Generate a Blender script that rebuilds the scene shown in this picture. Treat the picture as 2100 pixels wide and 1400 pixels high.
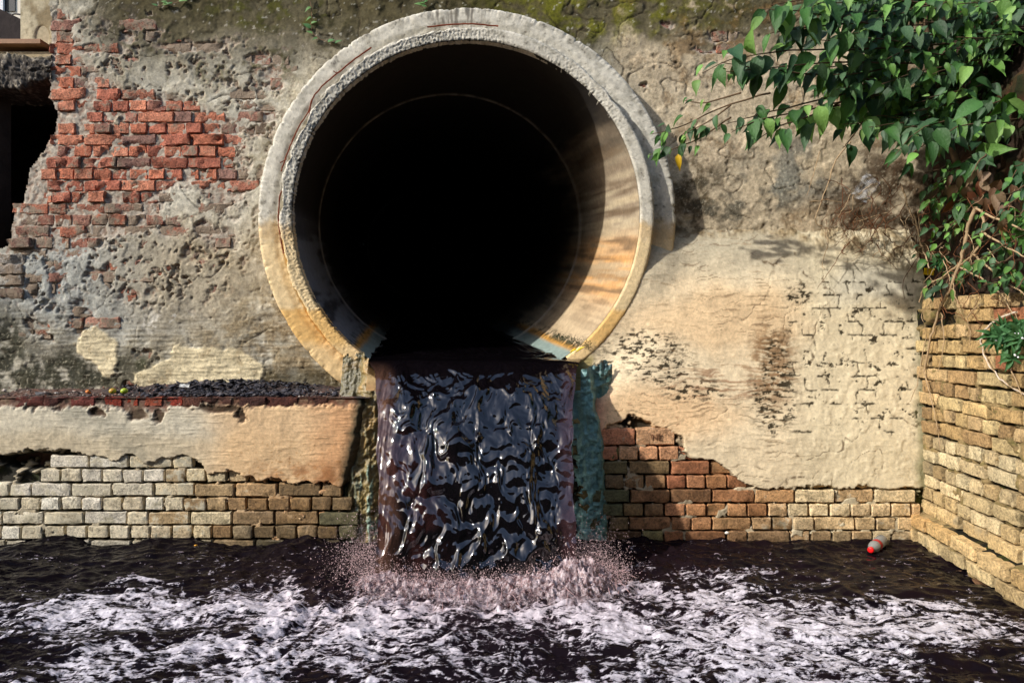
import bpy, bmesh, math, random
import numpy as np
from mathutils import Vector, Matrix

# ------------------------------------------------------------------ clear
for o in list(bpy.data.objects): bpy.data.objects.remove(o)
scene = bpy.context.scene
COL = scene.collection
R = math.radians

# ------------------------------------------------------------------ camera
D = 3.7            # camera to the face of the lower brickwork (plane y = 0)
F = 1332.0         # focal length in photograph pixels (2100 wide)
HZ = 690.0         # eye level in the photograph
cam = bpy.data.cameras.new('camera'); camo = bpy.data.objects.new('camera', cam); COL.objects.link(camo)
camo.location = (0, -D, 0); camo.rotation_euler = (R(90), 0, 0)
cam.sensor_width = 36; cam.lens = 36 * F / 2100; cam.shift_y = (HZ - 700) / 2100
cam.clip_start = 0.05; cam.clip_end = 500
scene.camera = camo

# ------------------------------------------------------------------ sky, sun, exposure
SUN = Vector((0.80, 0.44, -0.58)).normalized()      # the way the light travels
elev = math.asin(-SUN.z); azim = math.atan2(-SUN.x, -SUN.y)
world = bpy.data.worlds.new('World'); scene.world = world; world.use_nodes = True
nt = world.node_tree
sky = nt.nodes.new('ShaderNodeTexSky'); sky.sky_type = 'NISHITA'; sky.sun_disc = False
sky.sun_elevation = elev; sky.sun_rotation = azim; sky.air_density = 1.0; sky.dust_density = 1.6
bg = nt.nodes['Background']; bg.inputs['Strength'].default_value = 0.15
nt.links.new(sky.outputs[0], bg.inputs[0])
sun = bpy.data.lights.new('sun', 'SUN'); sun.energy = 2.8; sun.angle = R(1.2); sun.color = (1.0, 0.965, 0.91)
suno = bpy.data.objects.new('sun', sun); COL.objects.link(suno)
suno.rotation_euler = SUN.to_track_quat('-Z', 'Y').to_euler()
scene.view_settings.view_transform = 'Standard'; scene.view_settings.look = 'None'
scene.view_settings.exposure = 0.76; scene.view_settings.gamma = 1.0
scene.view_settings.use_curve_mapping = False

# ------------------------------------------------------------------ helpers
rng = np.random.default_rng(7)
random.seed(7)

def lin(c):
    c = np.asarray(c, float) / 255.0
    return np.where(c <= 0.04045, c / 12.92, ((c + 0.055) / 1.055) ** 2.4)

def ss(a, b, x):
    t = np.clip((x - a) / (b - a), 0, 1); return t * t * (3 - 2 * t)

_tab = {}
def perlin(x, y, seed=0):
    if seed not in _tab:
        r = np.random.default_rng(1000 + seed)
        p = r.permutation(256); a = r.random(256) * 2 * np.pi
        _tab[seed] = (np.concatenate([p, p, p]), np.cos(a), np.sin(a))
    p, gx, gy = _tab[seed]
    xi = np.floor(x).astype(np.int64); yi = np.floor(y).astype(np.int64)
    xf = x - xi; yf = y - yi; xi &= 255; yi &= 255
    u = xf * xf * xf * (xf * (xf * 6 - 15) + 10); v = yf * yf * yf * (yf * (yf * 6 - 15) + 10)
    def g(ix, iy, dx, dy):
        h = p[p[ix & 255] + (iy & 255)]
        return gx[h] * dx + gy[h] * dy
    a = g(xi, yi, xf, yf); b = g(xi + 1, yi, xf - 1, yf)
    c = g(xi, yi + 1, xf, yf - 1); d = g(xi + 1, yi + 1, xf - 1, yf - 1)
    return ((a + u * (b - a)) * (1 - v) + (c + u * (d - c)) * v) * 1.5

def fbm(x, y, seed=0, o=4, gain=0.5, lac=2.07):
    t = 0; a = 1.0; n = 0
    for k in range(o):
        t = t + a * perlin(x, y, seed + k); n += a; a *= gain; x = x * lac + 3.1; y = y * lac + 1.7
    return t / n * 1.35

def ridge(x, y, seed=0, o=3, gain=0.5):
    t = 0; a = 1.0; n = 0
    for k in range(o):
        t = t + a * (1 - 2 * np.abs(perlin(x, y, seed + k))); n += a; a *= gain; x = x * 2.1 + 5.2; y = y * 2.1 + 2.9
    return t / n

def sdpoly(px, py, poly):
    d = np.full(px.shape, 1e9); ins = np.zeros(px.shape, bool); n = len(poly)
    for i in range(n):
        ax, ay = poly[i]; bx, by = poly[(i + 1) % n]
        ex, ey = bx - ax, by - ay; wx, wy = px - ax, py - ay
        t = np.clip((wx * ex + wy * ey) / (ex * ex + ey * ey + 1e-9), 0, 1)
        d = np.minimum(d, (wx - ex * t) ** 2 + (wy - ey * t) ** 2)
        c = ((ay > py) != (by > py)) & (px < ex * (py - ay) / (ey if ey else 1e-9) + ax)
        ins ^= c
    d = np.sqrt(d); return np.where(ins, -d, d)

def blob(px, py, cx, cy, rx, ry, soft=0.35):
    d = np.sqrt(((px - cx) / rx) ** 2 + ((py - cy) / ry) ** 2)
    return ss(1 + soft, 1 - soft, d)

def mixc(C, col, m):
    col = lin(col) if not isinstance(col, np.ndarray) else col
    return C + (col - C) * m[..., None]

def P(px, py, y):            # photograph pixel -> point at depth y
    s = (D + y) / F
    return Vector(((px - 1050) * s, y, -(py - HZ) * s))

def to_px(x, y, z):
    s = F / (D + y); return 1050 + x * s, HZ - z * s

def link(o, parent=None):
    COL.objects.link(o)
    if parent is not None:
        o.parent = parent
    return o

def tag(o, label=None, cat=None, group=None, kind=None):
    if label: o['label'] = label
    if cat: o['category'] = cat
    if group: o['group'] = group
    if kind: o['kind'] = kind
    return o

def thing(name, loc, label, cat, group=None):
    o = bpy.data.objects.new(name, None); COL.objects.link(o); o.location = loc
    o.empty_display_size = 0.1
    return tag(o, label, cat, group, 'thing')

def mesh_obj(name, verts, faces, mat, parent=None, smooth=True, col=None):
    """verts in world space; the object's origin sits at its parent's origin"""
    me = bpy.data.meshes.new(name)
    verts = np.asarray(verts, float)
    if parent is not None:
        verts = verts - np.array(parent.location)
    if isinstance(faces, np.ndarray):
        n, k = faces.shape
        me.vertices.add(len(verts)); me.vertices.foreach_set('co', verts.astype(np.float32).ravel())
        me.loops.add(n * k); me.loops.foreach_set('vertex_index', faces.astype(np.int32).ravel())
        me.polygons.add(n)
        me.polygons.foreach_set('loop_start', np.arange(0, n * k, k, dtype=np.int32))
        me.update(calc_edges=True)
    else:
        me.from_pydata([tuple(v) for v in verts], [], faces)
    if smooth: me.polygons.foreach_set('use_smooth', np.ones(len(me.polygons), bool))
    if col is not None:
        a = me.color_attributes.new('Col', 'FLOAT_COLOR', 'POINT')
        c = np.ones((len(verts), 4), np.float32); c[:, :col.shape[1]] = col
        a.data.foreach_set('color', c.ravel())
    me.validate(); me.update()
    me.materials.append(mat)
    return link(bpy.data.objects.new(name, me), parent)

def grid_obj(name, V, C, mat, keep=None, parent=None, flip=False):
    """V (n,m,3) grid, C (n,m,3 or 4) colours, keep (n,m) vertices that stay"""
    n, m = V.shape[:2]
    idx = np.arange(n * m).reshape(n, m)
    a, b, c, d = idx[:-1, :-1], idx[:-1, 1:], idx[1:, 1:], idx[1:, :-1]
    F4 = np.stack([a, b, c, d] if not flip else [a, d, c, b], -1).reshape(-1, 4)
    if keep is not None:
        k = keep.ravel(); F4 = F4[k[F4].all(1)]
    used = np.zeros(n * m, bool); used[F4.ravel()] = True
    remap = np.cumsum(used) - 1
    return mesh_obj(name, V.reshape(-1, 3)[used], remap[F4], mat, parent, True, C.reshape(n * m, -1)[used])

def tube(pts, rad, seg=6, closed_ends=True):
    """polyline tube -> verts, faces (rad: number or list)"""
    pts = [Vector(p) for p in pts]; n = len(pts)
    if not hasattr(rad, '__len__'): rad = [rad] * n
    V, Fc = [], []
    up = Vector((0.13, 0.31, 0.94)).normalized()
    for i, p in enumerate(pts):
        t = (pts[min(i + 1, n - 1)] - pts[max(i - 1, 0)])
        t = t.normalized() if t.length > 1e-9 else Vector((0, 0, 1))
        a = t.cross(up)
        if a.length < 1e-3: a = t.cross(Vector((1, 0, 0)))
        a.normalize(); b = t.cross(a)
        for k in range(seg):
            an = 2 * math.pi * k / seg
            V.append(p + (a * math.cos(an) + b * math.sin(an)) * rad[i])
    for i in range(n - 1):
        for k in range(seg):
            k2 = (k + 1) % seg
            Fc.append((i * seg + k, i * seg + k2, (i + 1) * seg + k2, (i + 1) * seg + k))
    Fc.append(tuple(range(seg))); Fc.append(tuple((n - 1) * seg + k for k in reversed(range(seg))))
    return V, Fc

def smooth_path(pts, sub=5, jit=0.0, rnd=random):
    """Catmull-Rom through pts"""
    pts = [Vector(p) for p in pts]; out = []
    for i in range(len(pts) - 1):
        p0 = pts[max(i - 1, 0)]; p1 = pts[i]; p2 = pts[i + 1]; p3 = pts[min(i + 2, len(pts) - 1)]
        for k in range(sub):
            t = k / sub
            q = 0.5 * ((2 * p1) + (p2 - p0) * t + (2 * p0 - 5 * p1 + 4 * p2 - p3) * t * t + (3 * p1 - p0 - 3 * p2 + p3) * t ** 3)
            out.append(q + Vector((rnd.uniform(-jit, jit), rnd.uniform(-jit, jit), rnd.uniform(-jit, jit))))
    out.append(pts[-1]); return out

# ------------------------------------------------------------------ materials
def new_mat(name):
    m = bpy.data.materials.new(name); m.use_nodes = True
    nt = m.node_tree; b = nt.nodes['Principled BSDF']
    return m, nt, b

def nd(nt, typ, **kw):
    n = nt.nodes.new(typ)
    for k, v in kw.items(): setattr(n, k, v)
    return n

def pos_noise(nt, scale, detail=4, rough=0.6, stretch=None, src='pos'):
    if src == 'pos':
        g = nd(nt, 'ShaderNodeNewGeometry'); out = g.outputs['Position']
    else:
        g = nd(nt, 'ShaderNodeTexCoord'); out = g.outputs['Object']
    if stretch:
        mp = nd(nt, 'ShaderNodeMapping'); mp.inputs['Scale'].default_value = stretch
        nt.links.new(out, mp.inputs['Vector']); out = mp.outputs[0]
    t = nd(nt, 'ShaderNodeTexNoise'); t.inputs['Scale'].default_value = scale
    t.inputs['Detail'].default_value = detail; t.inputs['Roughness'].default_value = rough
    nt.links.new(out, t.inputs['Vector'])
    return t.outputs['Fac']

def ramp(nt, fac, a, b, ca=(0, 0, 0, 1), cb=(1, 1, 1, 1)):
    r = nd(nt, 'ShaderNodeValToRGB'); r.color_ramp.elements[0].position = a; r.color_ramp.elements[1].position = b
    r.color_ramp.elements[0].color = ca; r.color_ramp.elements[1].color = cb
    nt.links.new(fac, r.inputs['Fac']); return r.outputs['Color']

def mixrgb(nt, fac, a, b, blend='MIX'):
    m = nd(nt, 'ShaderNodeMix', data_type='RGBA', blend_type=blend)
    for sock, v in ((m.inputs['Factor'], fac), (m.inputs[6], a), (m.inputs[7], b)):
        if hasattr(v, 'is_linked') or hasattr(v, 'links'): nt.links.new(v, sock)
        elif isinstance(v, (int, float)): sock.default_value = v
        else: sock.default_value = tuple(v) + ((1,) if len(v) == 3 else ())
    return m.outputs[2]

def math_n(nt, op, a, b=0.0):
    m = nd(nt, 'ShaderNodeMath', operation=op)
    for s, v in ((m.inputs[0], a), (m.inputs[1], b)):
        if isinstance(v, (int, float)): s.default_value = v
        else: nt.links.new(v, s)
    return m.outputs[0]

def bump(nt, b, heights, dist):
    prev = None
    for h, st, dd in heights:
        n = nd(nt, 'ShaderNodeBump'); n.inputs['Strength'].default_value = st; n.inputs['Distance'].default_value = dd
        nt.links.new(h, n.inputs['Height'])
        if prev is not None: nt.links.new(prev, n.inputs['Normal'])
        prev = n.outputs[0]
    nt.links.new(prev, b.inputs['Normal'])

def mat_surface(name, rough=0.85, spec=0.3, fine=0.22, b1=0.5, b2=0.6, stri=0.0, wet=False):
    """vertex-coloured masonry: pigment from the Col attribute, grain and fine relief from noise; alpha of Col = dryness"""
    m, nt, b = new_mat(name)
    at = nd(nt, 'ShaderNodeAttribute', attribute_name='Col')
    n1 = pos_noise(nt, 55, 5, 0.7); n2 = pos_noise(nt, 260, 3, 0.7); n3 = pos_noise(nt, 14, 4, 0.6)
    v = math_n(nt, 'ADD', math_n(nt, 'MULTIPLY', n1, 1.1), math_n(nt, 'MULTIPLY', n2, 0.7))
    v = math_n(nt, 'ADD', v, math_n(nt, 'MULTIPLY', n3, 0.6))
    v = math_n(nt, 'ADD', math_n(nt, 'MULTIPLY', math_n(nt, 'SUBTRACT', v, 1.2), fine * 5), 1.0)
    hs = nd(nt, 'ShaderNodeVectorMath', operation='SCALE')
    nt.links.new(at.outputs['Color'], hs.inputs[0]); nt.links.new(v, hs.inputs['Scale'])
    nt.links.new(hs.outputs[0], b.inputs['Base Color'])
    rr = math_n(nt, 'MULTIPLY', at.outputs['Alpha'], rough); nt.links.new(rr, b.inputs['Roughness'])
    b.inputs['Specular IOR Level'].default_value = spec
    hl = [(n1, b1, 0.006), (n2, b2, 0.002)]
    if stri:
        s = pos_noise(nt, 60, 3, 0.6, stretch=(0.12, 0.5, 2.2)); hl.append((s, stri, 0.004))
    bump(nt, b, hl, 0)
    return m

def mat_brick(name, rough=0.8, smear=(150, 138, 118), spot=(60, 38, 24), moss=(30, 34, 14), bstr=0.7, pit=0.5):
    """one brick: body colour from the object's own colour; alpha of it = share of lime or mortar smear"""
    m, nt, b = new_mat(name)
    oi = nd(nt, 'ShaderNodeObjectInfo')
    n1 = pos_noise(nt, 22, 5, 0.65); n2 = pos_noise(nt, 90, 4, 0.7); n3 = pos_noise(nt, 9, 3, 0.6); n4 = pos_noise(nt, 240, 3, 0.7)
    # body mottling
    v = math_n(nt, 'ADD', math_n(nt, 'MULTIPLY', n2, 2.6), math_n(nt, 'MULTIPLY', n1, 2.0))
    v = math_n(nt, 'ADD', v, math_n(nt, 'MULTIPLY', n4, 1.2))
    v = math_n(nt, 'MAXIMUM', math_n(nt, 'SUBTRACT', v, 1.9), 0.22)
    hs = nd(nt, 'ShaderNodeVectorMath', operation='SCALE')
    nt.links.new(oi.outputs['Color'], hs.inputs[0]); nt.links.new(v, hs.inputs['Scale'])
    # lime / mortar smear
    th = math_n(nt, 'SUBTRACT', math_n(nt, 'ADD', math_n(nt, 'MULTIPLY', n1, 0.75), math_n(nt, 'MULTIPLY', n3, 0.5)),
                math_n(nt, 'SUBTRACT', 1.02, math_n(nt, 'MULTIPLY', oi.outputs['Alpha'], 0.62)))
    mk = math_n(nt, 'MULTIPLY', th, 9.0); mk.node.use_clamp = True
    c = mixrgb(nt, mk, hs.outputs[0], tuple(lin(smear)))
    # dark specks and pits
    sp = ramp(nt, n2, 0.30, 0.36, (pit, pit, pit, 1), (0, 0, 0, 1))
    c = mixrgb(nt, sp, c, tuple(lin(spot)))
    mo = ramp(nt, n3, 0.60, 0.72, (0, 0, 0, 1), (0.55, 0.55, 0.55, 1))
    c = mixrgb(nt, mo, c, tuple(lin(moss)))
    nt.links.new(c, b.inputs['Base Color'])
    b.inputs['Roughness'].default_value = rough; b.inputs['Specular IOR Level'].default_value = 0.3
    bump(nt, b, [(n1, min(1, bstr * 0.9), 0.018), (n2, min(1, bstr * 1.1), 0.010), (n4, bstr * 0.7, 0.003)], 0)
    return m

def mat_plain(name, rgb, rough=0.6, spec=0.4, var=0.25, scale=40, bstr=0.3, bd=0.004, obj_col=False, trans=0.0, metallic=0.0):
    m, nt, b = new_mat(name)
    n1 = pos_noise(nt, scale, 4, 0.65, src='obj')
    v = math_n(nt, 'ADD', math_n(nt, 'MULTIPLY', math_n(nt, 'SUBTRACT', n1, 0.5), var * 4), 1.0)
    hs = nd(nt, 'ShaderNodeVectorMath', operation='SCALE')
    if obj_col:
        oi = nd(nt, 'ShaderNodeObjectInfo'); nt.links.new(oi.outputs['Color'], hs.inputs[0])
    else:
        hs.inputs[0].default_value = tuple(lin(rgb))
    nt.links.new(v, hs.inputs['Scale']); nt.links.new(hs.outputs[0], b.inputs['Base Color'])
    b.inputs['Roughness'].default_value = rough; b.inputs['Specular IOR Level'].default_value = spec
    b.inputs['Metallic'].default_value = metallic
    if trans: b.inputs['Transmission Weight'].default_value = trans
    if bstr: bump(nt, b, [(n1, bstr, bd)], 0)
    return m

M_UP = mat_surface('old_plaster', 0.95, 0.2, 0.30, 0.42, 0.7)
M_SMOOTH = mat_surface('smooth_render', 0.8, 0.25, 0.18, 0.25, 0.5, 0.3)
M_SLIME = mat_surface('wet_slime', 0.45, 0.6, 0.25, 0.8, 0.6)
M_CONC = mat_surface('pipe_concrete', 0.8, 0.3, 0.16, 0.35, 0.6)
M_BED = mat_surface('joint_bed', 0.95, 0.2, 0.3, 0.8, 0.8)
M_BRED = mat_brick('red_brick', 0.85, (150, 132, 112), (58, 26, 18), (70, 48, 36), 0.9, 0.6)
M_BLIME = mat_brick('limewashed_brick', 0.62, (196, 186, 160), (92, 66, 36), (58, 54, 30), 0.45, 0.55)
M_BRIGHT = mat_brick('ochre_brick', 0.7, (170, 152, 118), (60, 42, 20), (44, 42, 16), 0.6, 0.7)

# ------------------------------------------------------------------ bricks
def brick_mesh(name, L, H, seed, rough=0.004, rnd=0.010, chip=0.004, depth=0.06, mat=None, tiltamp=0.0):
    """front face at y=0 looking to -y, body behind; rounded arrises, uneven face"""
    r = np.random.default_rng(seed)
    nx = 9 if L > 0.15 else 6; nz = 4
    a, b = rnd / L, rnd / H
    us = np.concatenate([[-0.5], np.linspace(-0.5 + a, 0.5 - a, nx - 1), [0.5]]) * L
    vs = np.concatenate([[-0.5], np.linspace(-0.5 + b, 0.5 - b, nz - 1), [0.5]]) * H
    n = len(us); m = len(vs)
    UU, VV = np.meshgrid(us, vs)
    o1 = r.uniform(0, 90); nse = fbm(UU * 22 + o1, VV * 26 + o1, 3, 3, 0.6); nsl = perlin(UU * 7 + o1, VV * 9, 9)
    spall = np.clip(nsl * 1.6 + nse * 0.6 - 0.25, 0, 1) * rough * 2.2
    V = []
    for j, z in enumerate(vs):
        for i, x in enumerate(us):
            edge = (i in (0, n - 1)) + (j in (0, m - 1)); dx = dz = 0.0
            y = nse[j, i] * rough + spall[j, i]
            if edge:
                y += rnd * 0.6 + max(0, r.normal(0, chip))
                dx = r.normal(0, chip * 0.35); dz = r.normal(0, chip * 0.35)
                if edge == 2:
                    y += rnd * 0.3; k = r.uniform(0.1, 0.7) * rnd
                    dx -= math.copysign(k, x); dz -= math.copysign(k, z)
            V.append((x + dx, y, z + dz))
    Fc = []
    for j in range(m - 1):
        for i in range(n - 1):
            Fc.append((j * n + i, j * n + i + 1, (j + 1) * n + i + 1, (j + 1) * n + i))
    loop = [i for i in range(n)] + [j * n + n - 1 for j in range(1, m)] + [(m - 1) * n + i for i in range(n - 2, -1, -1)] + [j * n for j in range(m - 2, 0, -1)]
    base = len(V)
    for k in loop: V.append((V[k][0], depth, V[k][2]))
    q = len(loop)
    for k in range(q):
        k2 = (k + 1) % q
        Fc.append((loop[k2], loop[k], base + k, base + k2))
    me = bpy.data.meshes.new(name); me.from_pydata(V, [], Fc)
    me.polygons.foreach_set('use_smooth', np.ones(len(me.polygons), bool)); me.update(); me.set_sharp_from_angle(angle=R(30))
    me.materials.append(mat); return me

class BrickSet:
    def __init__(self, tagname, mat, Ls, Lh, H, rough, rnd, chip, nvar=9, seed=0):
        self.s = [brick_mesh('brick', Ls, H, seed + i, rough, rnd, chip, mat=mat) for i in range(nvar)]
        self.h = [brick_mesh('brick', Lh, H, seed + 50 + i, rough, rnd, chip, mat=mat) for i in range(nvar)]
        self.Ls, self.Lh, self.H = Ls, Lh, H
    def place(self, parent, center, w, h, rgb, smear, rz=0.0, tilt=0.0, jr=0.02):
        st = w > (self.Ls + self.Lh) / 2
        me = random.choice(self.s if st else self.h)
        o = bpy.data.objects.new('brick', me); COL.objects.link(o); o.parent = parent
        o.location = Vector(center) - Vector(parent.location)
        o.rotation_euler = (random.gauss(0, jr), random.gauss(0, jr * 0.5) + tilt, rz + random.gauss(0, jr))
        fx = -1 if random.random() < 0.5 else 1
        o.scale = (w / (self.Ls if st else self.Lh), 1, h / self.H)
        o.color = (rgb[0], rgb[1], rgb[2], smear)
        return o

# ------------------------------------------------------------------ the big old wall behind the pipe (upper plane)
YU = 0.42
PC = Vector((-0.278, 0.20, 0.737))       # pipe axis at its mouth
upper = thing('brick_wall', P(1000, 800, YU), 'tall weathered wall of red brick and peeling plaster surrounding the pipe mouth', 'wall')
st = 0.0068
xs = np.arange(P(-20, 0, YU).x, P(2300, 0, YU).x, st); zs = np.arange(P(0, 850, YU).z, P(0, -90, YU).z, st)
X, Z = np.meshgrid(xs, zs)
px, py = to_px(X, YU, Z)
w1 = fbm(X * 3, Z * 3, 1, 4); w2 = fbm(X * 3 + 9, Z * 3, 5, 4)
f1 = fbm(X * 9, Z * 9, 11, 5, 0.6); f2 = fbm(X * 28, Z * 28, 21, 4, 0.6); f3 = fbm(X * 1.4, Z * 1.4, 31, 3)
wx = px + w1 * 26; wy = py + w2 * 26
# where the plaster has come off
RED = [(90, 20), (140, 34), (158, 112), (196, 146), (252, 182), (375, 205), (430, 228), (504, 258), (506, 405), (460, 440),
       (398, 372), (352, 390), (325, 432), (310, 470), (235, 486), (150, 528), (40, 530), (-30, 520), (-30, 200), (60, 120)]
E = ss(14, -10, sdpoly(px + f1 * 30, py + f1 * 22 + f2 * 8, RED))
ZONE = [(100, 30), (300, 40), (420, 70), (600, 90), (610, 240), (540, 420), (520, 560), (420, 640), (60, 660), (-20, 560), (60, 300)]
zone = ss(40, -60, sdpoly(px, py, ZONE))
E = np.maximum(E, zone * ss(0.06, 0.40, f1 * 0.8 + f2 * 0.45 + w1 * 0.3))
E = E * (1 - 0.6 * ss(0.38, 0.6, f1 + f2 * 0.5) * ss(-0.2, 0.3, w2))
for cx, cy, rx, ry in [(117, 575, 17, 42), (78, 672, 26, 14), (100, 692, 14, 8), (172, 652, 22, 40), (300, 727, 22, 12), (455, 492, 34, 26), (400, 525, 30, 14),
                       (262, 606, 22, 18), (310, 596, 17, 12), (225, 565, 11, 26), (185, 560, 18, 12), (350, 470, 26, 18), (420, 470, 20, 16), (472, 404, 20, 13),
                       (70, 590, 14, 26), (282, 57, 16, 9), (312, 78, 18, 11), (305, 28, 6, 7), (265, 78, 16, 12), (240, 104, 22, 12), (395, 98, 70, 10), (540, 122, 34, 12),
                       (555, 150, 26, 14), (560, 175, 22, 12), (500, 195, 26, 12), (540, 235, 30, 20), (530, 270, 20, 10), (180, 100, 24, 14), (268, 790, 10, 6),
                       (1475, 80, 26, 11), (1465, 105, 40, 7), (1368, 52, 12, 6), (1850, 532, 18, 12), (1320, 175, 10, 6)]:
    E = np.maximum(E, blob(px + f1 * 18 + f2 * 8, py + f1 * 12 + f2 * 6, cx, cy, rx, ry, 0.3))
E = np.clip(E, 0, 1)
PATCH = np.maximum(ss(3, -3, sdpoly(px + w1 * 16 + f1 * 14 + f2 * 3, py + w2 * 12 + f1 * 9, [(165, 690), (200, 672), (232, 690), (241, 730), (243, 776), (222, 770), (196, 742), (162, 722)])),
                   ss(3, -3, sdpoly(px + w1 * 16 + f1 * 14 + f2 * 3, py + w2 * 14 + f1 * 9, [(290, 805), (288, 770), (312, 752), (345, 735), (368, 712), (440, 712), (478, 712), (520, 735), (542, 752), (545, 805)])))
E = E * (1 - PATCH)
# striated lower render at the left
STR = ss(600, 690, py + w2 * 40) * ss(760, 700, px)
stri = fbm(X * 6, Z * 62, 41, 4, 0.6)
yp = YU - 0.015 - 0.012 * w1 - 0.0026 * f1 * (1 - 0.6 * PATCH) - 0.0018 * f2 * (1 - 0.75 * PATCH) * (1 - 0.4 * STR) - 0.004 * STR * ss(-0.1, 0.4, stri) - 0.008 * PATCH
pits = ss(0.40, 0.62, fbm(X * 15, Z * 15, 51, 4) + 0.25 * w2 - 0.06) * (1 - PATCH)
crk = ss(0.045, 0.012, np.abs(perlin((X + w1 * 0.10) * 4.2, (Z + w2 * 0.10) * 5.2, 55))) * ss(0.0, 0.3, perlin(X * 2.3, Z * 2.3, 57) + 0.1) * (1 - 0.5 * PATCH)
yp = yp + pits * 0.0055 + crk * 0.005
scabs = ss(0.25, 0.4, fbm(X * 5 + 3, Z * 5, 61, 4)) * (1 - PATCH)
yp = yp - scabs * 0.0045
ym = YU + 0.0015 + 0.006 * f1 + 0.006 * f2
crumb = 4 * E * (1 - E)
Y = yp + (ym - yp) * E - crumb * 0.006 * (f2 + 0.3)
# colour: pigment, stains, growths, one painted shade at lower left
C = np.ones(X.shape + (3,)) * lin((196, 190, 172))
C = mixc(C, (156, 147, 126), ss(-0.5, 0.5, w1 + f1 * 0.6))
C = mixc(C, (186, 176, 150), ss(0.05, 0.5, w2 * 0.8 + f1 * 0.7) * 0.7)
C = mixc(C, (160, 162, 156), blob(wx, wy, 170, 590, 240, 110, 0.5) * 0.85)  # cool grey tint standing in for the cast shade at lower left
C = mixc(C, (176, 178, 168), blob(wx, wy, 330, 580, 110, 60, 0.6) * 0.5 * ss(-0.3, 0.3, f1))
C = mixc(C, (168, 150, 118), blob(wx, wy, 400, 560, 170, 110, 0.6) * 0.6)
C = mixc(C, (140, 118, 84), blob(wx, wy, 600, 720, 190, 110, 0.5) * 0.7 * ss(-0.5, 0.4, f1 + stri * 0.4))
C = mixc(C, (120, 108, 84), STR * 0.45 * ss(-0.4, 0.4, stri))
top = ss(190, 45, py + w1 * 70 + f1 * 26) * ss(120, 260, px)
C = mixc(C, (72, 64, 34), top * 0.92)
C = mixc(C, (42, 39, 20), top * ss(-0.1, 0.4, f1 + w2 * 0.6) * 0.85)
C = mixc(C, (108, 108, 26), blob(wx, wy, 1260, 20, 220, 66, 0.6) * ss(-0.3, 0.35, f1 + w1 * 0.5) * 0.85)
C = mixc(C, (96, 96, 34), blob(wx, wy, 560, 30, 120, 40, 0.6) * ss(-0.1, 0.4, f1) * 0.6)
lm = ss(0.42, 0.6, f2 + f1 * 0.3) * ss(230, 90, py)
C = mixc(C, (190, 186, 172), lm * 0.55)
C = mixc(C, (92, 86, 48), blob(wx, wy, 420, 130, 230, 46, 0.5) * ss(-0.1, 0.5, f1 + w2) * 0.7)
# right of the pipe
rt = ss(1230, 1330, px)
C = mixc(C, (192, 174, 144), rt * 0.85 * ss(40, 130, py + w1 * 40))
C = mixc(C, (132, 104, 68), rt * ss(0.0, 0.45, f1 * 0.7 + w2 * 0.7) * 0.6)
C = mixc(C, (216, 196, 164), rt * ss(0.08, 0.45, w1 * 0.8 + f1 * 0.6 - 0.1) * 0.8)
C = mixc(C, (66, 52, 28), blob(wx, wy, 1428, 400, 48, 95, 0.5) * ss(-0.45, 0.25, f1 + f2 * 0.4) * 0.9)
C = mixc(C, (78, 76, 66), blob(wx, wy, 1520, 415, 110, 60, 0.5) * ss(-0.3, 0.35, f1 + w1) * 0.85)
C = mixc(C, (118, 120, 112), blob(wx, wy, 1650, 360, 130, 70, 0.6) * ss(-0.25, 0.35, w2 + f1 * 0.5) * 0.8)
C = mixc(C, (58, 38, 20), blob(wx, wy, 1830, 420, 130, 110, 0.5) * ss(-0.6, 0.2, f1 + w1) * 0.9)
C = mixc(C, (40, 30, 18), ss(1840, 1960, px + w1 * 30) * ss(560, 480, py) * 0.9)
# damp growth at the foot of the left side
C = mixc(C, (38, 40, 26), np.maximum(blob(wx, wy, 110, 765, 210, 55, 0.5), blob(wx, wy, 0, 730, 60, 90, 0.5)) * ss(-0.45, 0.15, f1 + f2 * 0.4 + 0.1) * 0.92)
C = mixc(C, (70, 62, 38), blob(wx, wy, 620, 785, 200, 26, 0.5) * 0.7)
C = mixc(C, (44, 48, 24), blob(wx, wy, 300, 748, 20, 14, 0.5) * 0.8)
# joints and bedding mortar where bricks show, pale lime patches
C = mixc(C, (184, 172, 156), E * ss(520, 480, py) * 0.8)
C = mixc(C, (120, 80, 60), E * ss(-0.05, 0.4, f2) * 0.6)
C = mixc(C, (222, 206, 168), PATCH * 0.95)
C = mixc(C, (176, 152, 112), PATCH * ss(0.15, 0.5, f1) * 0.5)
C = mixc(C, (70, 58, 44), pits * 0.4); C = mixc(C, (52, 42, 30), crk * 0.7 * (1 - E))
gr = fbm(X * 60, Z * 60, 65, 3, 0.7); C = mixc(C, (70, 60, 42), ss(0.25, 0.6, gr + f1 * 0.4) * 0.45 * (1 - E)); C = mixc(C, (206, 196, 170), ss(0.3, 0.65, -gr + f1 * 0.4) * 0.4 * (1 - E) * ss(60, 200, py))
C = mixc(C, (206, 200, 186), blob(wx, wy, 330, 655, 60, 22, 0.6) * ss(0.2, 0.35, f1 + f2 * 0.5) * 0.8)
C = np.clip(C * (1 + 0.16 * f2[..., None] + 0.10 * stri[..., None] * STR[..., None]), 0.005, 0.9)
# outline: ragged left end, the pipe hole
LEFT = [(103, -100), (104, 120), (101, 200), (118, 233), (111, 270), (86, 312), (60, 345), (53, 380), (46, 420), (31, 426), (21, 476), (24, 500), (-40, 522), (-40, 900), (2400, 900), (2400, -100)]
keep = sdpoly(px + f2 * 5, py, LEFT) < 0
rp = np.hypot(X - (PC.x - 0.03), Z - (PC.z + 0.02)); keep &= rp > 1.17
grid_obj('plaster', np.stack([X, Y, Z], -1), np.concatenate([C, np.ones(X.shape + (1,))], -1), M_UP, keep, upper)
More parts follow.
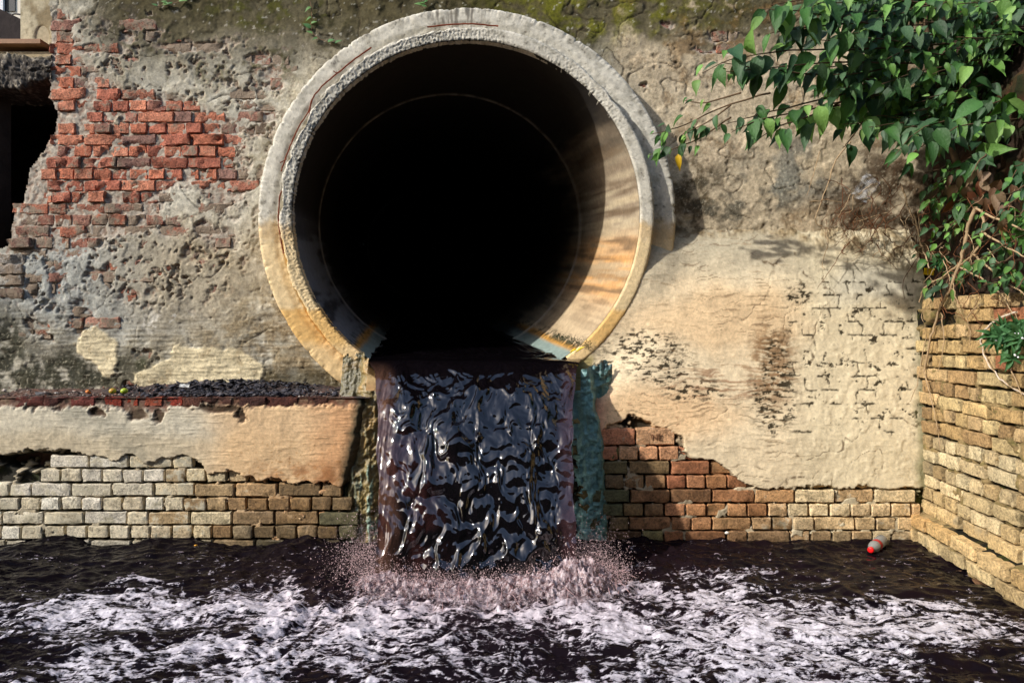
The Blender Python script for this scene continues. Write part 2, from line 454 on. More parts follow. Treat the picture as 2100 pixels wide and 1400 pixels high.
# solid body of the wall behind its face
def prism(poly, y0, y1, holes=None):
    n = len(poly); V = [(p[0], y0, p[1]) for p in poly] + [(p[0], y1, p[1]) for p in poly]
    Fc = [tuple(range(n)), tuple(reversed(range(n, 2 * n)))] + [(i, n + i, n + (i + 1) % n, (i + 1) % n) for i in range(n)]
    return V, Fc
M_RUB = mat_plain('rubble_core', (92, 70, 56), 0.95, 0.2, 0.3, 30, 0.8, 0.02)
def pxz(p): v = P(p[0], p[1], YU); return (v.x, v.z)
cl = [pxz(p) for p in [(118, -95), (118, 120), (116, 200), (130, 235), (124, 275), (100, 318), (75, 350), (66, 385), (60, 425), (45, 434), (34, 480), (36, 505), (-20, 535), (-20, 850)]]
# two halves, each going half way round the pipe
ring = [(PC.x - 0.03 + 1.22 * math.cos(a), PC.z + 0.02 + 1.22 * math.sin(a)) for a in np.linspace(math.pi / 2, 3 * math.pi / 2, 40)]
zt, zb = P(0, -90, YU).z, P(0, 850, YU).z
pl = [(PC.x - 0.03, zt + 0.01)] + cl + [(PC.x - 0.03, min(zb, ring[-1][1]))] + ring[::-1]
V, Fc = prism(pl, YU + 0.05, YU + 0.55); mesh_obj('rubble_core', V, Fc, M_RUB, upper, False)
ringr = [(2 * (PC.x - 0.03) - x, z) for x, z in ring]
xr = P(2300, 0, YU).x
pl = [(PC.x - 0.03, zt + 0.01)] + ringr + [(PC.x - 0.03, min(zb, ring[-1][1])), (xr, zb), (xr, zt + 0.01)]
V, Fc = prism(pl, YU + 0.05, YU + 0.55); mesh_obj('rubble_core', V, Fc, M_RUB, upper, False)

# bricks of the upper wall: only where the plaster is off
def sampler(A):
    def f(x, z):
        i = int(round((z - zs[0]) / st)); j = int(round((x - xs[0]) / st))
        if 0 <= i < A.shape[0] and 0 <= j < A.shape[1]: return A[i, j]
        return 0.0
    return f
sE = sampler(E); sK = sampler(keep.astype(float))
BU = BrickSet('red', M_BRED, 0.222, 0.108, 0.066, 0.011, 0.005, 0.010, 16, 100)
pitch = 23.4 / (F / (D + YU)); L1 = 0.2275; cand = []
z0 = P(0, 42, YU).z
for r_ in range(-1, 34):
    zc = z0 - (r_ + 0.5) * pitch
    ln = L1 if r_ % 2 == 0 else L1 / 2
    x = P(88 + (13 if r_ % 2 else 0) - 60, 0, YU).x + random.uniform(-0.02, 0.02)
    while x < P(1900, 0, YU).x:
        w = ln * random.uniform(0.93, 1.07)
        if r_ % 2 == 0 and random.random() < 0.18: w = L1 / 2
        xc = x + w / 2
        ex = [sE(xc + a * w, zc + b * pitch) for a in (-0.35, 0, 0.35) for b in (-0.3, 0, 0.3)]
        kk = min(sK(xc - w * 0.35, zc), sK(xc + w * 0.35, zc))
        if max(ex) > 0.5 and kk > 0.5: cand.append((sum(ex) / 9, xc, zc, w))
        x += w
cand.sort(key=lambda c: -c[0])
for e, xc, zc, w in cand[:298]:
    bx, by = to_px(xc, YU, zc)
    deep = ss(14, -30, float(sdpoly(np.array([bx]), np.array([by]), RED)[0]))
    base = [(196, 118, 88), (182, 108, 84), (204, 132, 102), (166, 112, 94), (152, 114, 100)][random.choice([0, 0, 1, 1, 2, 2, 3, 4])]
    pale = random.choice([(176, 128, 108), (168, 116, 98), (158, 104, 84), (172, 104, 78)])
    t = 1 - deep
    if by > 425: t = max(t, 0.75)
    if bx < 62 + 0.0 and by > 330: t = 1.0; pale = random.choice([(150, 132, 116), (128, 96, 84), (106, 92, 74)])
    rgb = lin(base) * (1 - t) + lin(pale) * t
    rgb = rgb * random.uniform(0.8, 1.12)
    smear = 0.56 + 0.28 * t + random.uniform(-0.15, 0.15)
    yy = YU - 0.009 + random.gauss(0, 0.005) + 0.004 * t
    if 440 < bx < 500 and 392 < by < 415: continue
    BU.place(upper, (xc, yy, zc), w - random.uniform(0.003, 0.012), pitch - random.uniform(0.003, 0.011), rgb, smear, 0, random.gauss(0, 0.015), 0.04)
# loose pale bricks at the broken left end
for bx, by, c in [(22, 531, (176, 168, 156)), (20, 552, (170, 160, 148)), (20, 575, (178, 172, 160)), (22, 600, (120, 84, 74)), (36, 498, (130, 98, 84))]:
    p = P(bx, by, YU - 0.03); BU.place(upper, p, 0.15, 0.062, lin(c), 0.75, 0, random.uniform(-0.05, 0.05))
print('upper bricks', min(298, len(cand)), 'of', len(cand))

# ------------------------------------------------------------------ concrete pipe
pipe = thing('concrete_pipe', (PC.x, PC.y, PC.z - 1.05), 'huge round concrete drain pipe with chipped rim jutting from the wall', 'pipe')
def revolve(prof, a0, a1, n, radf, colf, name, parent, mat, axis=None):
    """prof: list of (r, y, tag); radf(ang, k, r, y) -> (r, y)"""
    an = np.linspace(a0, a1, n); m = len(prof)
    A = np.repeat(an[:, None], m, 1)
    Rr = np.repeat(np.array([[p[0] for p in prof]]), n, 0); Yy = np.repeat(np.array([[p[1] for p in prof]]), n, 0)
    Rr, Yy = radf(A, Rr, Yy)
    cx, cz = axis(Yy) if axis else (PC.x, PC.z)
    Xx = cx + Rr * np.cos(A); Zz = cz + Rr * np.sin(A)
    Cc = colf(A, Rr, Yy, Xx, Zz)
    return grid_obj(name, np.stack([Xx, Yy, Zz], -1), Cc, mat, None, parent, flip=True)

def prof_line(pts, step=0.006):
    out = []
    for (r0, y0), (r1, y1) in zip(pts[:-1], pts[1:]):
        k = max(2, int(math.hypot(r1 - r0, y1 - y0) / step))
        for i in range(k): out.append((r0 + (r1 - r0) * i / k, y0 + (y1 - y0) * i / k))
    out.append(pts[-1]); return out

def conc_col(A, Rr, Yy, Xx, Zz, dark=0.0):
    qx, qy = to_px(Xx, Yy, Zz)
    s = A * 1.2; n1 = fbm(s * 9, Rr * 14, 71, 4, 0.6); n2 = fbm(s * 30, Rr * 40, 75, 4, 0.65)
    C = np.ones(Xx.shape + (3,)) * lin((204, 198, 182))
    C = mixc(C, (168, 162, 146), ss(-0.1, 0.5, n1))
    C = mixc(C, (120, 114, 100), ss(0.28, 0.6, n2) * 0.7)
    low = ss(430, 500, qy + n1 * 26)
    C = mixc(C, (226, 198, 146), low * 0.85)
    C = mixc(C, (196, 166, 120), ss(450, 470, qy + n1 * 10) * ss(500, 480, qy) * 0.6)
    C = mixc(C, (218, 170, 92), ss(628, 640, qy + n1 * 5) * 0.75)
    C = mixc(C, (232, 206, 160), ss(690, 720, qy + n1 * 10) * 0.6)
    C = mixc(C, (190, 132, 86), ss(770, 800, qy) * 0.45)
    C = mixc(C, (84, 80, 72), ss(0.45, 0.62, n1 * 0.6 + n2 * 0.7) * 0.7 * (1 - low * 0.6))
    topst = blob(qx, qy, 935, 25, 60, 30, 0.4) * ss(-0.2, 0.3, fbm(A * 60, Rr * 6, 79, 3))
    C = mixc(C, (90, 84, 74), topst * 0.8)
    C = C * (1 + 0.14 * n2[..., None])
    return np.clip(np.concatenate([C, np.ones(Xx.shape + (1,))], -1), 0.01, 1)

def collar_rad(A, Rr, Yy):
    # broken arris on the outer edge
    e = ss(1.22, 1.287, Rr) * ss(0.40, 0.27, Yy)
    ch = fbm(A * 14, A * 0 + 2.5, 81, 5, 0.6); ch2 = fbm(A * 45, Yy * 30, 85, 4, 0.6)
    dmg = np.clip(ch - 0.15, 0, 1) * 0.030 + np.clip(ch2, 0, 1) * 0.005 + 0.002
    sharp = ss(-0.9, 0.3, np.sin(A - 0.2))
    Rr = Rr - e * dmg * (0.35 + 0.65 * sharp)
    Yy = Yy + 0.0025 * fbm(A * 25, Rr * 25, 91, 4) + e * np.clip(ch2, 0, 1) * 0.012
    # the rough bed where the inner lip broke away
    g = ss(1.10, 1.15, Rr) * ss(1.20, 1.155, Rr)
    Yy = Yy + g * (0.010 + 0.005 * fbm(A * 30, Rr * 30, 95, 3))
    return Rr, Yy
colprof = prof_line([(1.262, 0.75), (1.275, 0.40), (1.287, 0.30), (1.280, 0.283), (1.268, 0.278), (1.15, 0.280), (1.135, 0.30), (1.10, 0.30)], 0.008)
revolve(colprof, R(-48), R(242.5), 1100, lambda A, Rr, Yy: collar_rad(A, Rr, Yy), conc_col, 'collar', pipe, M_CONC)

def lip_rad(A, Rr, Yy):
    a = np.mod(A, 2 * math.pi)
    rag = ss(R(65), R(100), a) * ss(R(250), R(180), a)           # crumbled upper left
    rag2 = ss(R(20), R(40), a) * ss(R(75), R(50), a) * 0.6
    rg = np.maximum(rag, rag2)
    n1 = ridge(A * 22, Rr * 30, 101, 4, 0.6); n2 = fbm(A * 85, Rr * 78, 105, 4, 0.65); n3 = fbm(A * 7, A * 0, 108, 3)
    inner = ss(1.085, 1.045, Rr); outer = ss(1.09, 1.14, Rr)
    Yy = Yy + rg * (0.014 + 0.004 * n1 + 0.007 * n2) * (0.4 + 0.6 * ss(1.14, 1.06, Rr)) * ss(0.26, 0.21, Yy) + 0.002 * n2
    Rr = Rr + inner * rg * (0.010 * n2 + 0.012 * np.clip(n3, 0, 1)) - outer * (0.004 + rg * 0.030 * np.clip(n3 + 0.5, 0, 1) + 0.006 * np.clip(n2, 0, 1))
    return Rr, Yy
lipprof = prof_line([(1.139, 0.31), (1.139, 0.215), (1.130, 0.201), (1.115, 0.198), (1.058, 0.198), (1.046, 0.206), (1.045, 0.26)], 0.006)
revolve(lipprof, R(-55), R(233), 1100, lambda A, Rr, Yy: lip_rad(A, Rr, Yy), conc_col, 'lip', pipe, M_CONC)

# barrel: runs back, up and to the left
def pipe_axis(Yy):
    d = (Yy - 0.20); return PC.x - 0.172 * d, PC.z + 0.118 * d
def barrel_rad(A, Rr, Yy):
    j = np.exp(-((Yy - 1.47) / 0.03) ** 2); j2 = np.exp(-((Yy - 1.52) / 0.012) ** 2)
    Rr = Rr - 0.016 * j + 0.02 * j2
    for yj in (2.75, 4.0, 5.3): Rr = Rr - 0.02 * np.exp(-((Yy - yj) / 0.03) ** 2)
    return Rr + 0.0025 * fbm(A * 8, Yy * 6, 111, 3), Yy
def barrel_col(A, Rr, Yy, Xx, Zz):
    a = np.mod(A + math.pi / 2, 2 * math.pi) - math.pi / 2
    s1 = fbm(a * 7, Yy * 0.7, 121, 5, 0.6); s2 = fbm(a * 22, Yy * 0.8, 125, 3, 0.5); n = fbm(a * 20, Yy * 20, 129, 3)
    C = np.ones(Xx.shape + (3,)) * lin((150, 134, 112))
    C = mixc(C, (27, 24, 22), ss(R(12), R(40), a + 0.25 * s1) * 0.97)     # near-black upper vault: its shade put into the colour
    C = mixc(C, (172, 158, 132), blob(a, Yy, R(4), 0.5, R(16), 1.6, 0.7) * ss(-0.2, 0.3, s2 + s1) * 0.8)
    C = mixc(C, (214, 154, 82), ss(R(-2), R(-12), a) * ss(R(-42), R(-24), a) * np.clip(0.65 + 0.7 * s1, 0, 1))
    C = mixc(C, (120, 98, 72), ss(0.12, 0.4, s1) * 0.75 * ss(R(40), R(15), a))
    C = mixc(C, (196, 172, 136), ss(R(-26), R(-36), a) * 0.65)
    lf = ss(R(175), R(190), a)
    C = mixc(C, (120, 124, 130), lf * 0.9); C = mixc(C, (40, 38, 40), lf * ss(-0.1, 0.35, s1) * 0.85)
    stk = ss(R(24), R(8), a) * ss(R(-50), R(-30), a)
    C = mixc(C, (186, 168, 136), stk * ss(-0.1, 0.45, s2 * 0.6 + s1 * 0.8) * 0.6); C = mixc(C, (92, 72, 50), stk * ss(-0.05, 0.45, -s2 * 0.5 - s1 * 0.9) * 0.75)
    # slime along the water's edge; far in, the shade is painted on the walls
    wl = -0.118 + 0.10 * (Yy - 0.2)
    near = Zz - wl
    C = mixc(C, (196, 140, 52), ss(0.075, 0.05, near + 0.01 * s2) * ss(-90, -50, a) * 0.9)
    C = mixc(C, (112, 138, 136), ss(0.045, 0.02, near + 0.012 * s2) * 0.9)
    C = mixc(C, (30, 38, 18), ss(0.02, 0.06, near) * ss(0.13, 0.08, near + 0.03 * n) * ss(0.0, 0.25, n + s2 * 0.5) * 0.9)
    slime = ss(0.9, 2.4, Yy + 0.8 * s1)  # deep-shade mask: barrel painted darker with distance from the mouth
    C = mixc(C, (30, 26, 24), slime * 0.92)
    C = mixc(C, (150, 144, 132), np.exp(-((Yy - 1.455) / 0.014) ** 2) * (0.35 + 0.5 * ss(-0.3, 0.3, s1)))
    C = C * (1 + 0.12 * n[..., None])
    return np.clip(np.concatenate([C, np.ones(Xx.shape + (1,))], -1), 0.004, 1)
ys = np.concatenate([np.arange(0.204, 1.7, 0.012), np.arange(1.7, 9.0, 0.08)])
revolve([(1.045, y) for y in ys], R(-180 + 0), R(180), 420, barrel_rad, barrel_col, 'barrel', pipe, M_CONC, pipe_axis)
ax9 = pipe_axis(np.array(9.0))
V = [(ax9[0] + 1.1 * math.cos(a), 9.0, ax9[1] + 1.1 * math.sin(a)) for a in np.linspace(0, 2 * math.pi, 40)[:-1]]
mesh_obj('added_end_cap', V, [tuple(range(39))], mat_plain('black_end_cap', (22, 20, 20), 0.5), pipe, False)  # added cap over the unseen end, black for the pipe's deep shade
# outer skin of the barrel so that no light leaks in
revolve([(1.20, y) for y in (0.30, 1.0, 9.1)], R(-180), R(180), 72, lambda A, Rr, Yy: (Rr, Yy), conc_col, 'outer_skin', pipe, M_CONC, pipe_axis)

M_RUST = mat_plain('rusty_iron', (112, 52, 30), 0.9, 0.2, 0.3, 80, 0.5, 0.002)
def wire(name, pts, r, parent, mat, y=0.2, sub=6, jit=0.0015):
    q = smooth_path([P(a, b, y if len(t) == 0 else t[0]) for a, b, *t in pts], sub, jit)
    V, Fc = tube(q, r, 6); return mesh_obj(name, V, Fc, mat, parent)
wire('reinforcing_wire', [(876, 56), (930, 50), (975, 50), (1022, 54)], 0.0045, pipe, M_RUST, 0.265)
wire('reinforcing_wire', [(762, 98), (735, 116), (695, 148), (660, 178), (640, 205), (636, 224)], 0.0045, pipe, M_RUST, 0.245)
wire('reinforcing_wire', [(640, 205), (632, 230), (612, 262), (595, 300), (582, 335), (577, 352)], 0.004, pipe, M_RUST, 0.262)
wire('reinforcing_wire', [(636, 222), (632, 265), (622, 300), (604, 345), (590, 378), (576, 396), (571, 440), (574, 478), (582, 520)], 0.0045, pipe, M_RUST, 0.225)
wire('tie_wire', [(574, 334), (582, 330), (588, 326)], 0.003, pipe, M_RUST, 0.25)
wire('tie_wire', [(684, 146), (692, 150), (700, 146)], 0.003, pipe, M_RUST, 0.24)

# ------------------------------------------------------------------ left plinth: plastered band over limewashed bricks, rubbish ledge on top
ZP = -0.345; ZW = -1.167                    # ledge height, water level
plinth = thing('plinth_wall', (-1.8, 0.0, ZW - 0.2), 'low projecting wall left of the falls, cream plaster band above pale limewashed bricks', 'wall')
xs2 = np.arange(P(-60, 0, 0).x, P(765, 0, 0).x, 0.005); zs2 = np.arange(ZW - 0.12, ZP + 0.001, 0.005)
X, Z = np.meshgrid(xs2, zs2); px, py = to_px(X, 0.0, Z)
f1 = fbm(X * 10, Z * 10, 201, 5, 0.6); f2 = fbm(X * 30, Z * 30, 206, 4, 0.6); w1 = fbm(X * 3, Z * 3, 211, 4); w2 = fbm(X * 3, Z * 3, 215, 4)
stri = fbm(X * 5, Z * 70, 221, 4, 0.6); stri2 = fbm(X * 9, Z * 120, 226, 3)
line = np.interp(px, [0, 40, 110, 180, 235, 275, 300, 330, 372, 405, 432, 470, 530, 600, 700, 760], [932, 930, 922, 928, 944, 934, 950, 938, 938, 944, 975, 962, 985, 988, 996, 1000])
E = ss(-3, 3, py - line + f1 * 12 + f2 * 5)
capm = ss(838, 826, py + f1 * 10 + f2 * 8 + np.where(px > 560, (px - 560) * 0.02, 0) - 10 * ss(0.2, 0.5, w1 + f1 * 0.5) - 8 * blob(px, py, 290, 840, 60, 30))
rag = np.maximum(blob(px + f1 * 14, py + f1 * 12 + f2 * 6, 278, 846, 18, 14), np.maximum(blob(px + f1 * 14, py + f1 * 12 + f2 * 6, 322, 850, 12, 14), blob(px + f1 * 14, py + f1 * 12 + f2 * 6, 495, 850, 10, 12)))
rag = np.maximum(rag, np.maximum(blob(px + f1 * 14, py + f1 * 10, 200, 845, 14, 10), blob(px + f1 * 14, py + f1 * 10, 455, 838, 40, 8)))
capm = np.maximum(capm, rag)
yp = -0.014 - 0.006 * w1 - 0.0015 * f2 - 0.0022 * ss(0.0, 0.5, stri) * ss(0.0, 0.3, w2 + 0.3)
yb = 0.036 + 0.006 * f1
bridge = ss(0.12, 0.34, fbm(X * 6.5, Z * 8.5, 236, 4, 0.6)) * E
Y = yp + (yb - yp) * E - bridge * 0.037
Y = Y + capm * (0.016 + 0.005 * f1 + 0.004 * f2)
# hollow at the far left where bricks are missing
hole = blob(px + f1 * 10, py + f1 * 8, 60, 948, 62, 15, 0.2); Y = Y + hole * 0.07
C = np.ones(X.shape + (3,)) * lin((206, 196, 172))
C = mixc(C, (196, 176, 140), ss(868, 905, py + w1 * 20) * 0.55)
C = mixc(C, (224, 186, 138), ss(330, 520, px + w1 * 60) * 0.85)
C = mixc(C, (206, 150, 102), ss(600, 700, px + w1 * 50) * 0.7)
C = mixc(C, (160, 102, 56), ss(930, 985, py + f1 * 26) * ss(470, 620, px) * 0.75 * ss(-0.4, 0.3, f1))
C = mixc(C, (172, 120, 62), ss(0.42, 0.5, fbm(X * 40, Z * 60, 231, 3)) * ss(420, 560, px) * ss(860, 960, py) * 0.7)
C = mixc(C, (120, 104, 80), ss(0.25, 0.6, stri * 0.7 + stri2 * 0.5) * 0.45)
C = mixc(C, (120, 120, 108), ss(0.1, 0.5, w2 + f1 * 0.3) * ss(400, 250, px) * 0.4)
C = mixc(C, (96, 52, 40), capm * 0.9); C = mixc(C, (40, 34, 24), capm * ss(0.0, 0.35, f1 + w1 * 0.5) * 0.9)
C = mixc(C, (130, 112, 88), capm * ss(-0.05, -0.4, f1) * 0.6)
C = mixc(C, (54, 44, 26), rag * 0.7)
C0 = C.copy(); C = mixc(C, (18, 18, 12), E * 0.97); C = mixc(C, (46, 54, 20), E * ss(0.2, 0.5, f1) * 0.6); C = C + (C0 * 0.8 - C) * (ss(0.5, 0.95, bridge) * 0.9)[..., None]
C = mixc(C, (30, 48, 36), ss(-26, 0, px - np.interp(py, [800, 830, 900, 1000, 1120], [745, 742, 728, 704, 700]) + f1 * 10) * 0.85)
C = np.clip(C * (1 + 0.10 * f2[..., None] + 0.08 * stri[..., None]), 0.004, 0.85)
edge = np.interp(py, [800, 830, 900, 1000, 1140], [752, 748, 734, 708, 700])
rt = ss(-10, 14, px - edge + f1 * 6)
Y = Y + rt * 0.06
grid_obj('plaster', np.stack([X, Y, Z], -1), np.concatenate([C, np.ones(X.shape + (1,))], -1), M_SMOOTH, None, plinth)
# ledge top
xs3 = np.arange(P(-60, 0, 0).x, P(760, 0, 0.0).x, 0.01); ys3 = np.arange(-0.006, YU + 0.03, 0.01)
X, Yg = np.meshgrid(xs3, ys3)
n1 = fbm(X * 9, Yg * 9, 241, 4, 0.6); n2 = fbm(X * 40, Yg * 40, 245, 3)
front = ss(0.0, 0.05, Yg)
Zg = ZP - 0.004 + 0.012 * n1 * front + 0.006 * n2 * front + 0.045 * ss(0.18, YU, Yg) * blob(X, Yg * 0, P(470, 0, 0.3).x, 0, 0.55, 1, 0.8) + 0.02 * ss(0.2, YU, Yg)
Cg = np.ones(X.shape + (3,)) * lin((104, 84, 72)); Cg = mixc(Cg, (70, 62, 58), ss(-0.2, 0.3, n1)); Cg = mixc(Cg, (140, 96, 80), ss(0.2, 0.5, n2) * 0.6)
Cg = mixc(Cg, (46, 46, 50), blob(X, Yg * 0, P(470, 0, 0.3).x, 0, 0.75, 1, 0.5) * 0.75)
grid_obj('ledge_top', np.stack([X, Yg, Zg], -1), np.concatenate([Cg, np.ones(X.shape + (1,))], -1), M_BED, None, plinth)
# red cap bricks on the ledge edge
for bx, w, c in [(232, 0.1, (150, 56, 36)), (262, 0.12, (164, 66, 42)), (315, 0.10, (168, 84, 58)), (357, 0.10, (160, 60, 40)), (395, 0.11, (120, 74, 58)), (60, 0.2, (104, 48, 38)), (120, 0.16, (92, 46, 38)),
                 (170, 0.14, (128, 62, 52)), (440, 0.2, (96, 60, 48)), (510, 0.2, (84, 50, 42)), (575, 0.2, (100, 56, 44)), (640, 0.18, (92, 54, 42))]:
    p = P(bx, 824, 0.0); p.y = -0.004 + random.uniform(-0.004, 0.006); p.z = ZP - 0.026
    BU.place(plinth, p, w, 0.05, lin(c) * 0.7, 0.5)
# bricks
BL = BrickSet('lime', M_BLIME, 0.232, 0.113, 0.070, 0.0032, 0.0045, 0.007, 16, 300)
def left_colour(bx, by):
    bx = bx + random.gauss(0, 46)
    w = [max(0.0, 1 - abs(bx - c) / 170) for c in (200, 430, 580, 720)]
    if bx < 200: w = [1, 0, 0, 0]
    if bx > 720: w = [0, 0, 0, 1]
    pal = [random.choice(p) for p in ([(218, 206, 180), (224, 216, 196), (204, 190, 160), (214, 204, 184)], [(204, 184, 146), (210, 192, 154), (186, 158, 116)], [(150, 114, 74), (164, 124, 80), (132, 104, 70)], [(112, 98, 66), (126, 106, 74), (98, 100, 72)])]
    c = sum(np.array(p) * k for p, k in zip(pal, w)) / sum(w)
    if by > 1040 and bx > 440: c = c * 0.86
    if by > 1100: c = c * 0.78
    return lin(c)
rows = [932, 960, 989, 1018, 1047, 1076, 1105, 1134]
for i in range(len(rows) - 1):
    zt_, zb_ = P(0, rows[i], 0).z, P(0, rows[i + 1], 0).z
    x = P(-70, 0, 0).x + (0.06 if i % 2 else 0.0) + random.uniform(-0.03, 0.03)
    while x < P(735, 0, 0).x:
        w = (0.238 if i % 2 == 0 else 0.119) * random.uniform(0.95, 1.05)
        if i % 2 == 0 and random.random() < 0.15: w = 0.119
        xc = x + w / 2; bx, by = to_px(xc, 0, (zt_ + zb_) / 2); x += w
        yl = np.interp(bx, [0, 110, 235, 300, 372, 432, 530, 700], [932, 922, 944, 950, 938, 975, 985, 996])
        hid = by < yl - 4
        if by < yl - 24: continue
        if i <= 1 and bx < 105 and not (i == 1 and bx > 70): continue
        if bx > 722: continue
        BL.place(plinth, (xc, (0.012 if hid else -0.006) + random.gauss(0, 0.003), (zt_ + zb_) / 2 + random.gauss(0, 0.0015)), w - random.uniform(0.008, 0.017), (zt_ - zb_) - random.uniform(0.009, 0.015),
                 left_colour(bx, by) * random.uniform(0.82, 1.08), (0.62 if bx < 430 else 0.42 if bx < 540 else 0.15) + random.uniform(-0.1, 0.1), 0, random.gauss(0, 0.006), 0.012)
V, Fc = [], []
bpl = [(P(-60, 0, 0).x, ZP - 0.012), (P(-60, 0, 0).x, ZW - 0.3), (P(735, 0, 0).x, ZW - 0.3), (P(735, 0, 0).x, ZP - 0.012)]
V, Fc = prism(bpl, 0.10, YU + 0.1); mesh_obj('rubble_core', V, Fc, M_RUB, plinth, False)

# ------------------------------------------------------------------ right buttress wall: smooth ochre render above red-brown bricks
right = thing('rendered_wall', (1.4, 0.0, ZW - 0.2), 'cream rendered wall right of the falls with moss-lined cracks and red-brown bricks at its foot', 'wall')
def batter(py):       # depth of the face by photograph height
    return np.interp(py, [455, 520, 600, 900, 1000, 1140], [0.45, 0.32, 0.22, 0.06, 0.035, 0.03])
xs4 = np.arange(P(1170, 0, 0.2).x, P(1925, 0, 0.12).x, 0.0055); pys = np.arange(1146, 452, -2.0)
PX0, PY = np.meshgrid(xs4, pys)
Yb = batter(PY); Z = -(PY - HZ) * (D + Yb) / F; X = PX0; px, py = to_px(X, Yb, Z)
f1 = fbm(X * 10, Z * 10, 251, 5, 0.6); f2 = fbm(X * 30, Z * 30, 256, 4, 0.6); w1 = fbm(X * 3, Z * 3, 261, 4); w2 = fbm(X * 3, Z * 3, 265, 4)
stri = fbm(X * 4, Z * 60 + w1 * 3, 271, 4, 0.6); stri2 = fbm(X * 7, Z * 130 + w1 * 4, 276, 3)
line = np.interp(px, [1170, 1225, 1262, 1290, 1330, 1365, 1400, 1404, 1440, 1480, 1500, 1540, 1580, 1700, 1925], [866, 884, 870, 850, 868, 880, 896, 930, 942, 955, 975, 998, 1004, 1000, 1000])
E = ss(-3, 3, py - line + f1 * 10 + f2 * 4)
jz = (Z - P(0, 1002, 0.03).z) / 0.0803 + f1 * 0.10; row = np.floor(jz); jx = X / 0.119 + 0.5 * np.mod(row, 2) + w1 * 0.3 + f1 * 0.16
jd = np.minimum(np.abs(jz - np.round(jz)) * 0.0803, np.abs(jx - np.round(jx)) * 0.119 + 0.002) + 0.004 * np.clip(fbm(X * 18, Z * 18, 283, 3), -0.5, 1)     # distance to hidden joints
joint = ss(0.007, 0.002, jd + 0.005 * f2 + 0.004 * f1) * ss(1590, 1640, px + w1 * 30) * ss(540, 575, py) * ss(905, 860, py + w2 * 40)
mossm = joint * ss(0.04, 0.2, fbm(X * 7, Z * 9, 281, 3) + 0.04)
spots = ss(0.35, 0.45, fbm(X * 10, Z * 15, 285, 5, 0.65)) * ss(1590, 1640, px) * ss(560, 600, py) * ss(900, 840, py)
mossm = np.maximum(mossm, spots)
sl = ss(0.0, 0.30, fbm(X * 14, Z * 48, 273, 4, 0.65) + f2 * 0.5)
for cx, cy, rx, ry in [(1320, 712, 75, 34), (1355, 760, 60, 30), (1420, 800, 60, 24), (1585, 820, 46, 60), (1590, 770, 26, 80), (1580, 868, 18, 26), (1636, 606, 26, 18), (1250, 745, 12, 22)]:
    mossm = np.maximum(mossm, blob(px + f1 * 12, py + f1 * 8, cx, cy, rx, ry, 0.5) * sl * 0.95)
yp = -0.012 - 0.007 * w1 - 0.0012 * f2 - 0.0012 * ss(0, 0.5, stri) * ss(1700, 1560, px) - 0.003 * ss(0.0, 0.4, f1) * ss(1580, 1660, px)
yb_ = 0.036 + 0.006 * f1
bridge = ss(0.10, 0.32, fbm(X * 6.5, Z * 8.5, 238, 4, 0.6) + 0.12 * ss(1500, 1750, px)) * E
off = yp + (yb_ - yp) * E + mossm * 0.002 - bridge * 0.037
rough_top = ss(500, 470, py + w2 * 20) + ss(1600, 1720, px + w1 * 50) * ss(560, 500, py + w2 * 26)
off = off - np.clip(rough_top, 0, 1) * (0.012 * f1 + 0.006 * f2)
# the render sweeps up on to the pipe
rl = np.hypot(X - PC.x, Z - PC.z); sw = ss(1.42, 1.17, rl)
Y = Yb + off - sw * np.clip(Yb - 0.215, -0.2, 0.05)
C = np.ones(X.shape + (3,)) * lin((222, 203, 168))
C = mixc(C, (178, 168, 144), ss(620, 500, py + w1 * 40) * 0.9)
C = mixc(C, (220, 178, 126), blob(px + w1 * 40, py + w2 * 30, 1480, 650, 200, 60, 0.5) * 0.45)
C = mixc(C, (212, 199, 166), ss(1590, 1680, px + w1 * 40) * 0.7)
C = mixc(C, (232, 188, 136), blob(px + w1 * 40, py, 1330, 850, 150, 60, 0.5) * 0.6)
C = mixc(C, (206, 128, 100), ss(1262, 1222, px + f1 * 10) * ss(740, 830, py) * 0.65)
C = mixc(C, (172, 156, 92), ss(1226, 1212, px + f1 * 6) * ss(720, 740, py) * 0.8)
C = mixc(C, (126, 88, 48), blob(px + f1 * 24, py + w1 * 30, 1585, 740, 46, 80, 0.5) * ss(-0.5, 0.2, stri + f1) * 0.8)
C = mixc(C, (140, 96, 64), blob(px + f1 * 20, py, 1470, 790, 130, 40, 0.5) * ss(0.0, 0.4, stri) * 0.7)
C = mixc(C, (134, 106, 74), ss(0.22, 0.6, stri * 0.7 + stri2 * 0.5) * ss(1700, 1560, px) * 0.5)
C = mixc(C, (150, 100, 60), ss(0.46, 0.54, fbm(X * 38, Z * 50, 291, 3)) * ss(1500, 1350, px) * ss(740, 860, py) * 0.6)
C = mixc(C, (150, 128, 92), np.clip(rough_top, 0, 1) * 0.8 * ss(-0.4, 0.3, f1))
C = mixc(C, (70, 54, 30), np.clip(rough_top, 0, 1) * ss(0.15, 0.5, f1 + w1 * 0.4) * 0.8)
C = mixc(C, (170, 168, 156), blob(px + w1 * 30, py + w2 * 20, 1800, 585, 110, 34, 0.6) * 0.55)
C = mixc(C, (44, 36, 18), np.clip(mossm * 1.5, 0, 1) * ss(-0.6, 0.1, f2 + 0.2) * 0.97)
crk = ss(0.035, 0.010, np.abs(perlin((X + w1 * 0.12) * 3.4, (Z + w2 * 0.12) * 4.4, 287))) * ss(0.05, 0.3, perlin(X * 2.1, Z * 2.1, 289) + 0.1) * (1 - E)
Y = Y + crk * 0.0015; C = mixc(C, (84, 64, 40), crk * ss(-0.2, 0.3, f2 + f1) * 0.8)
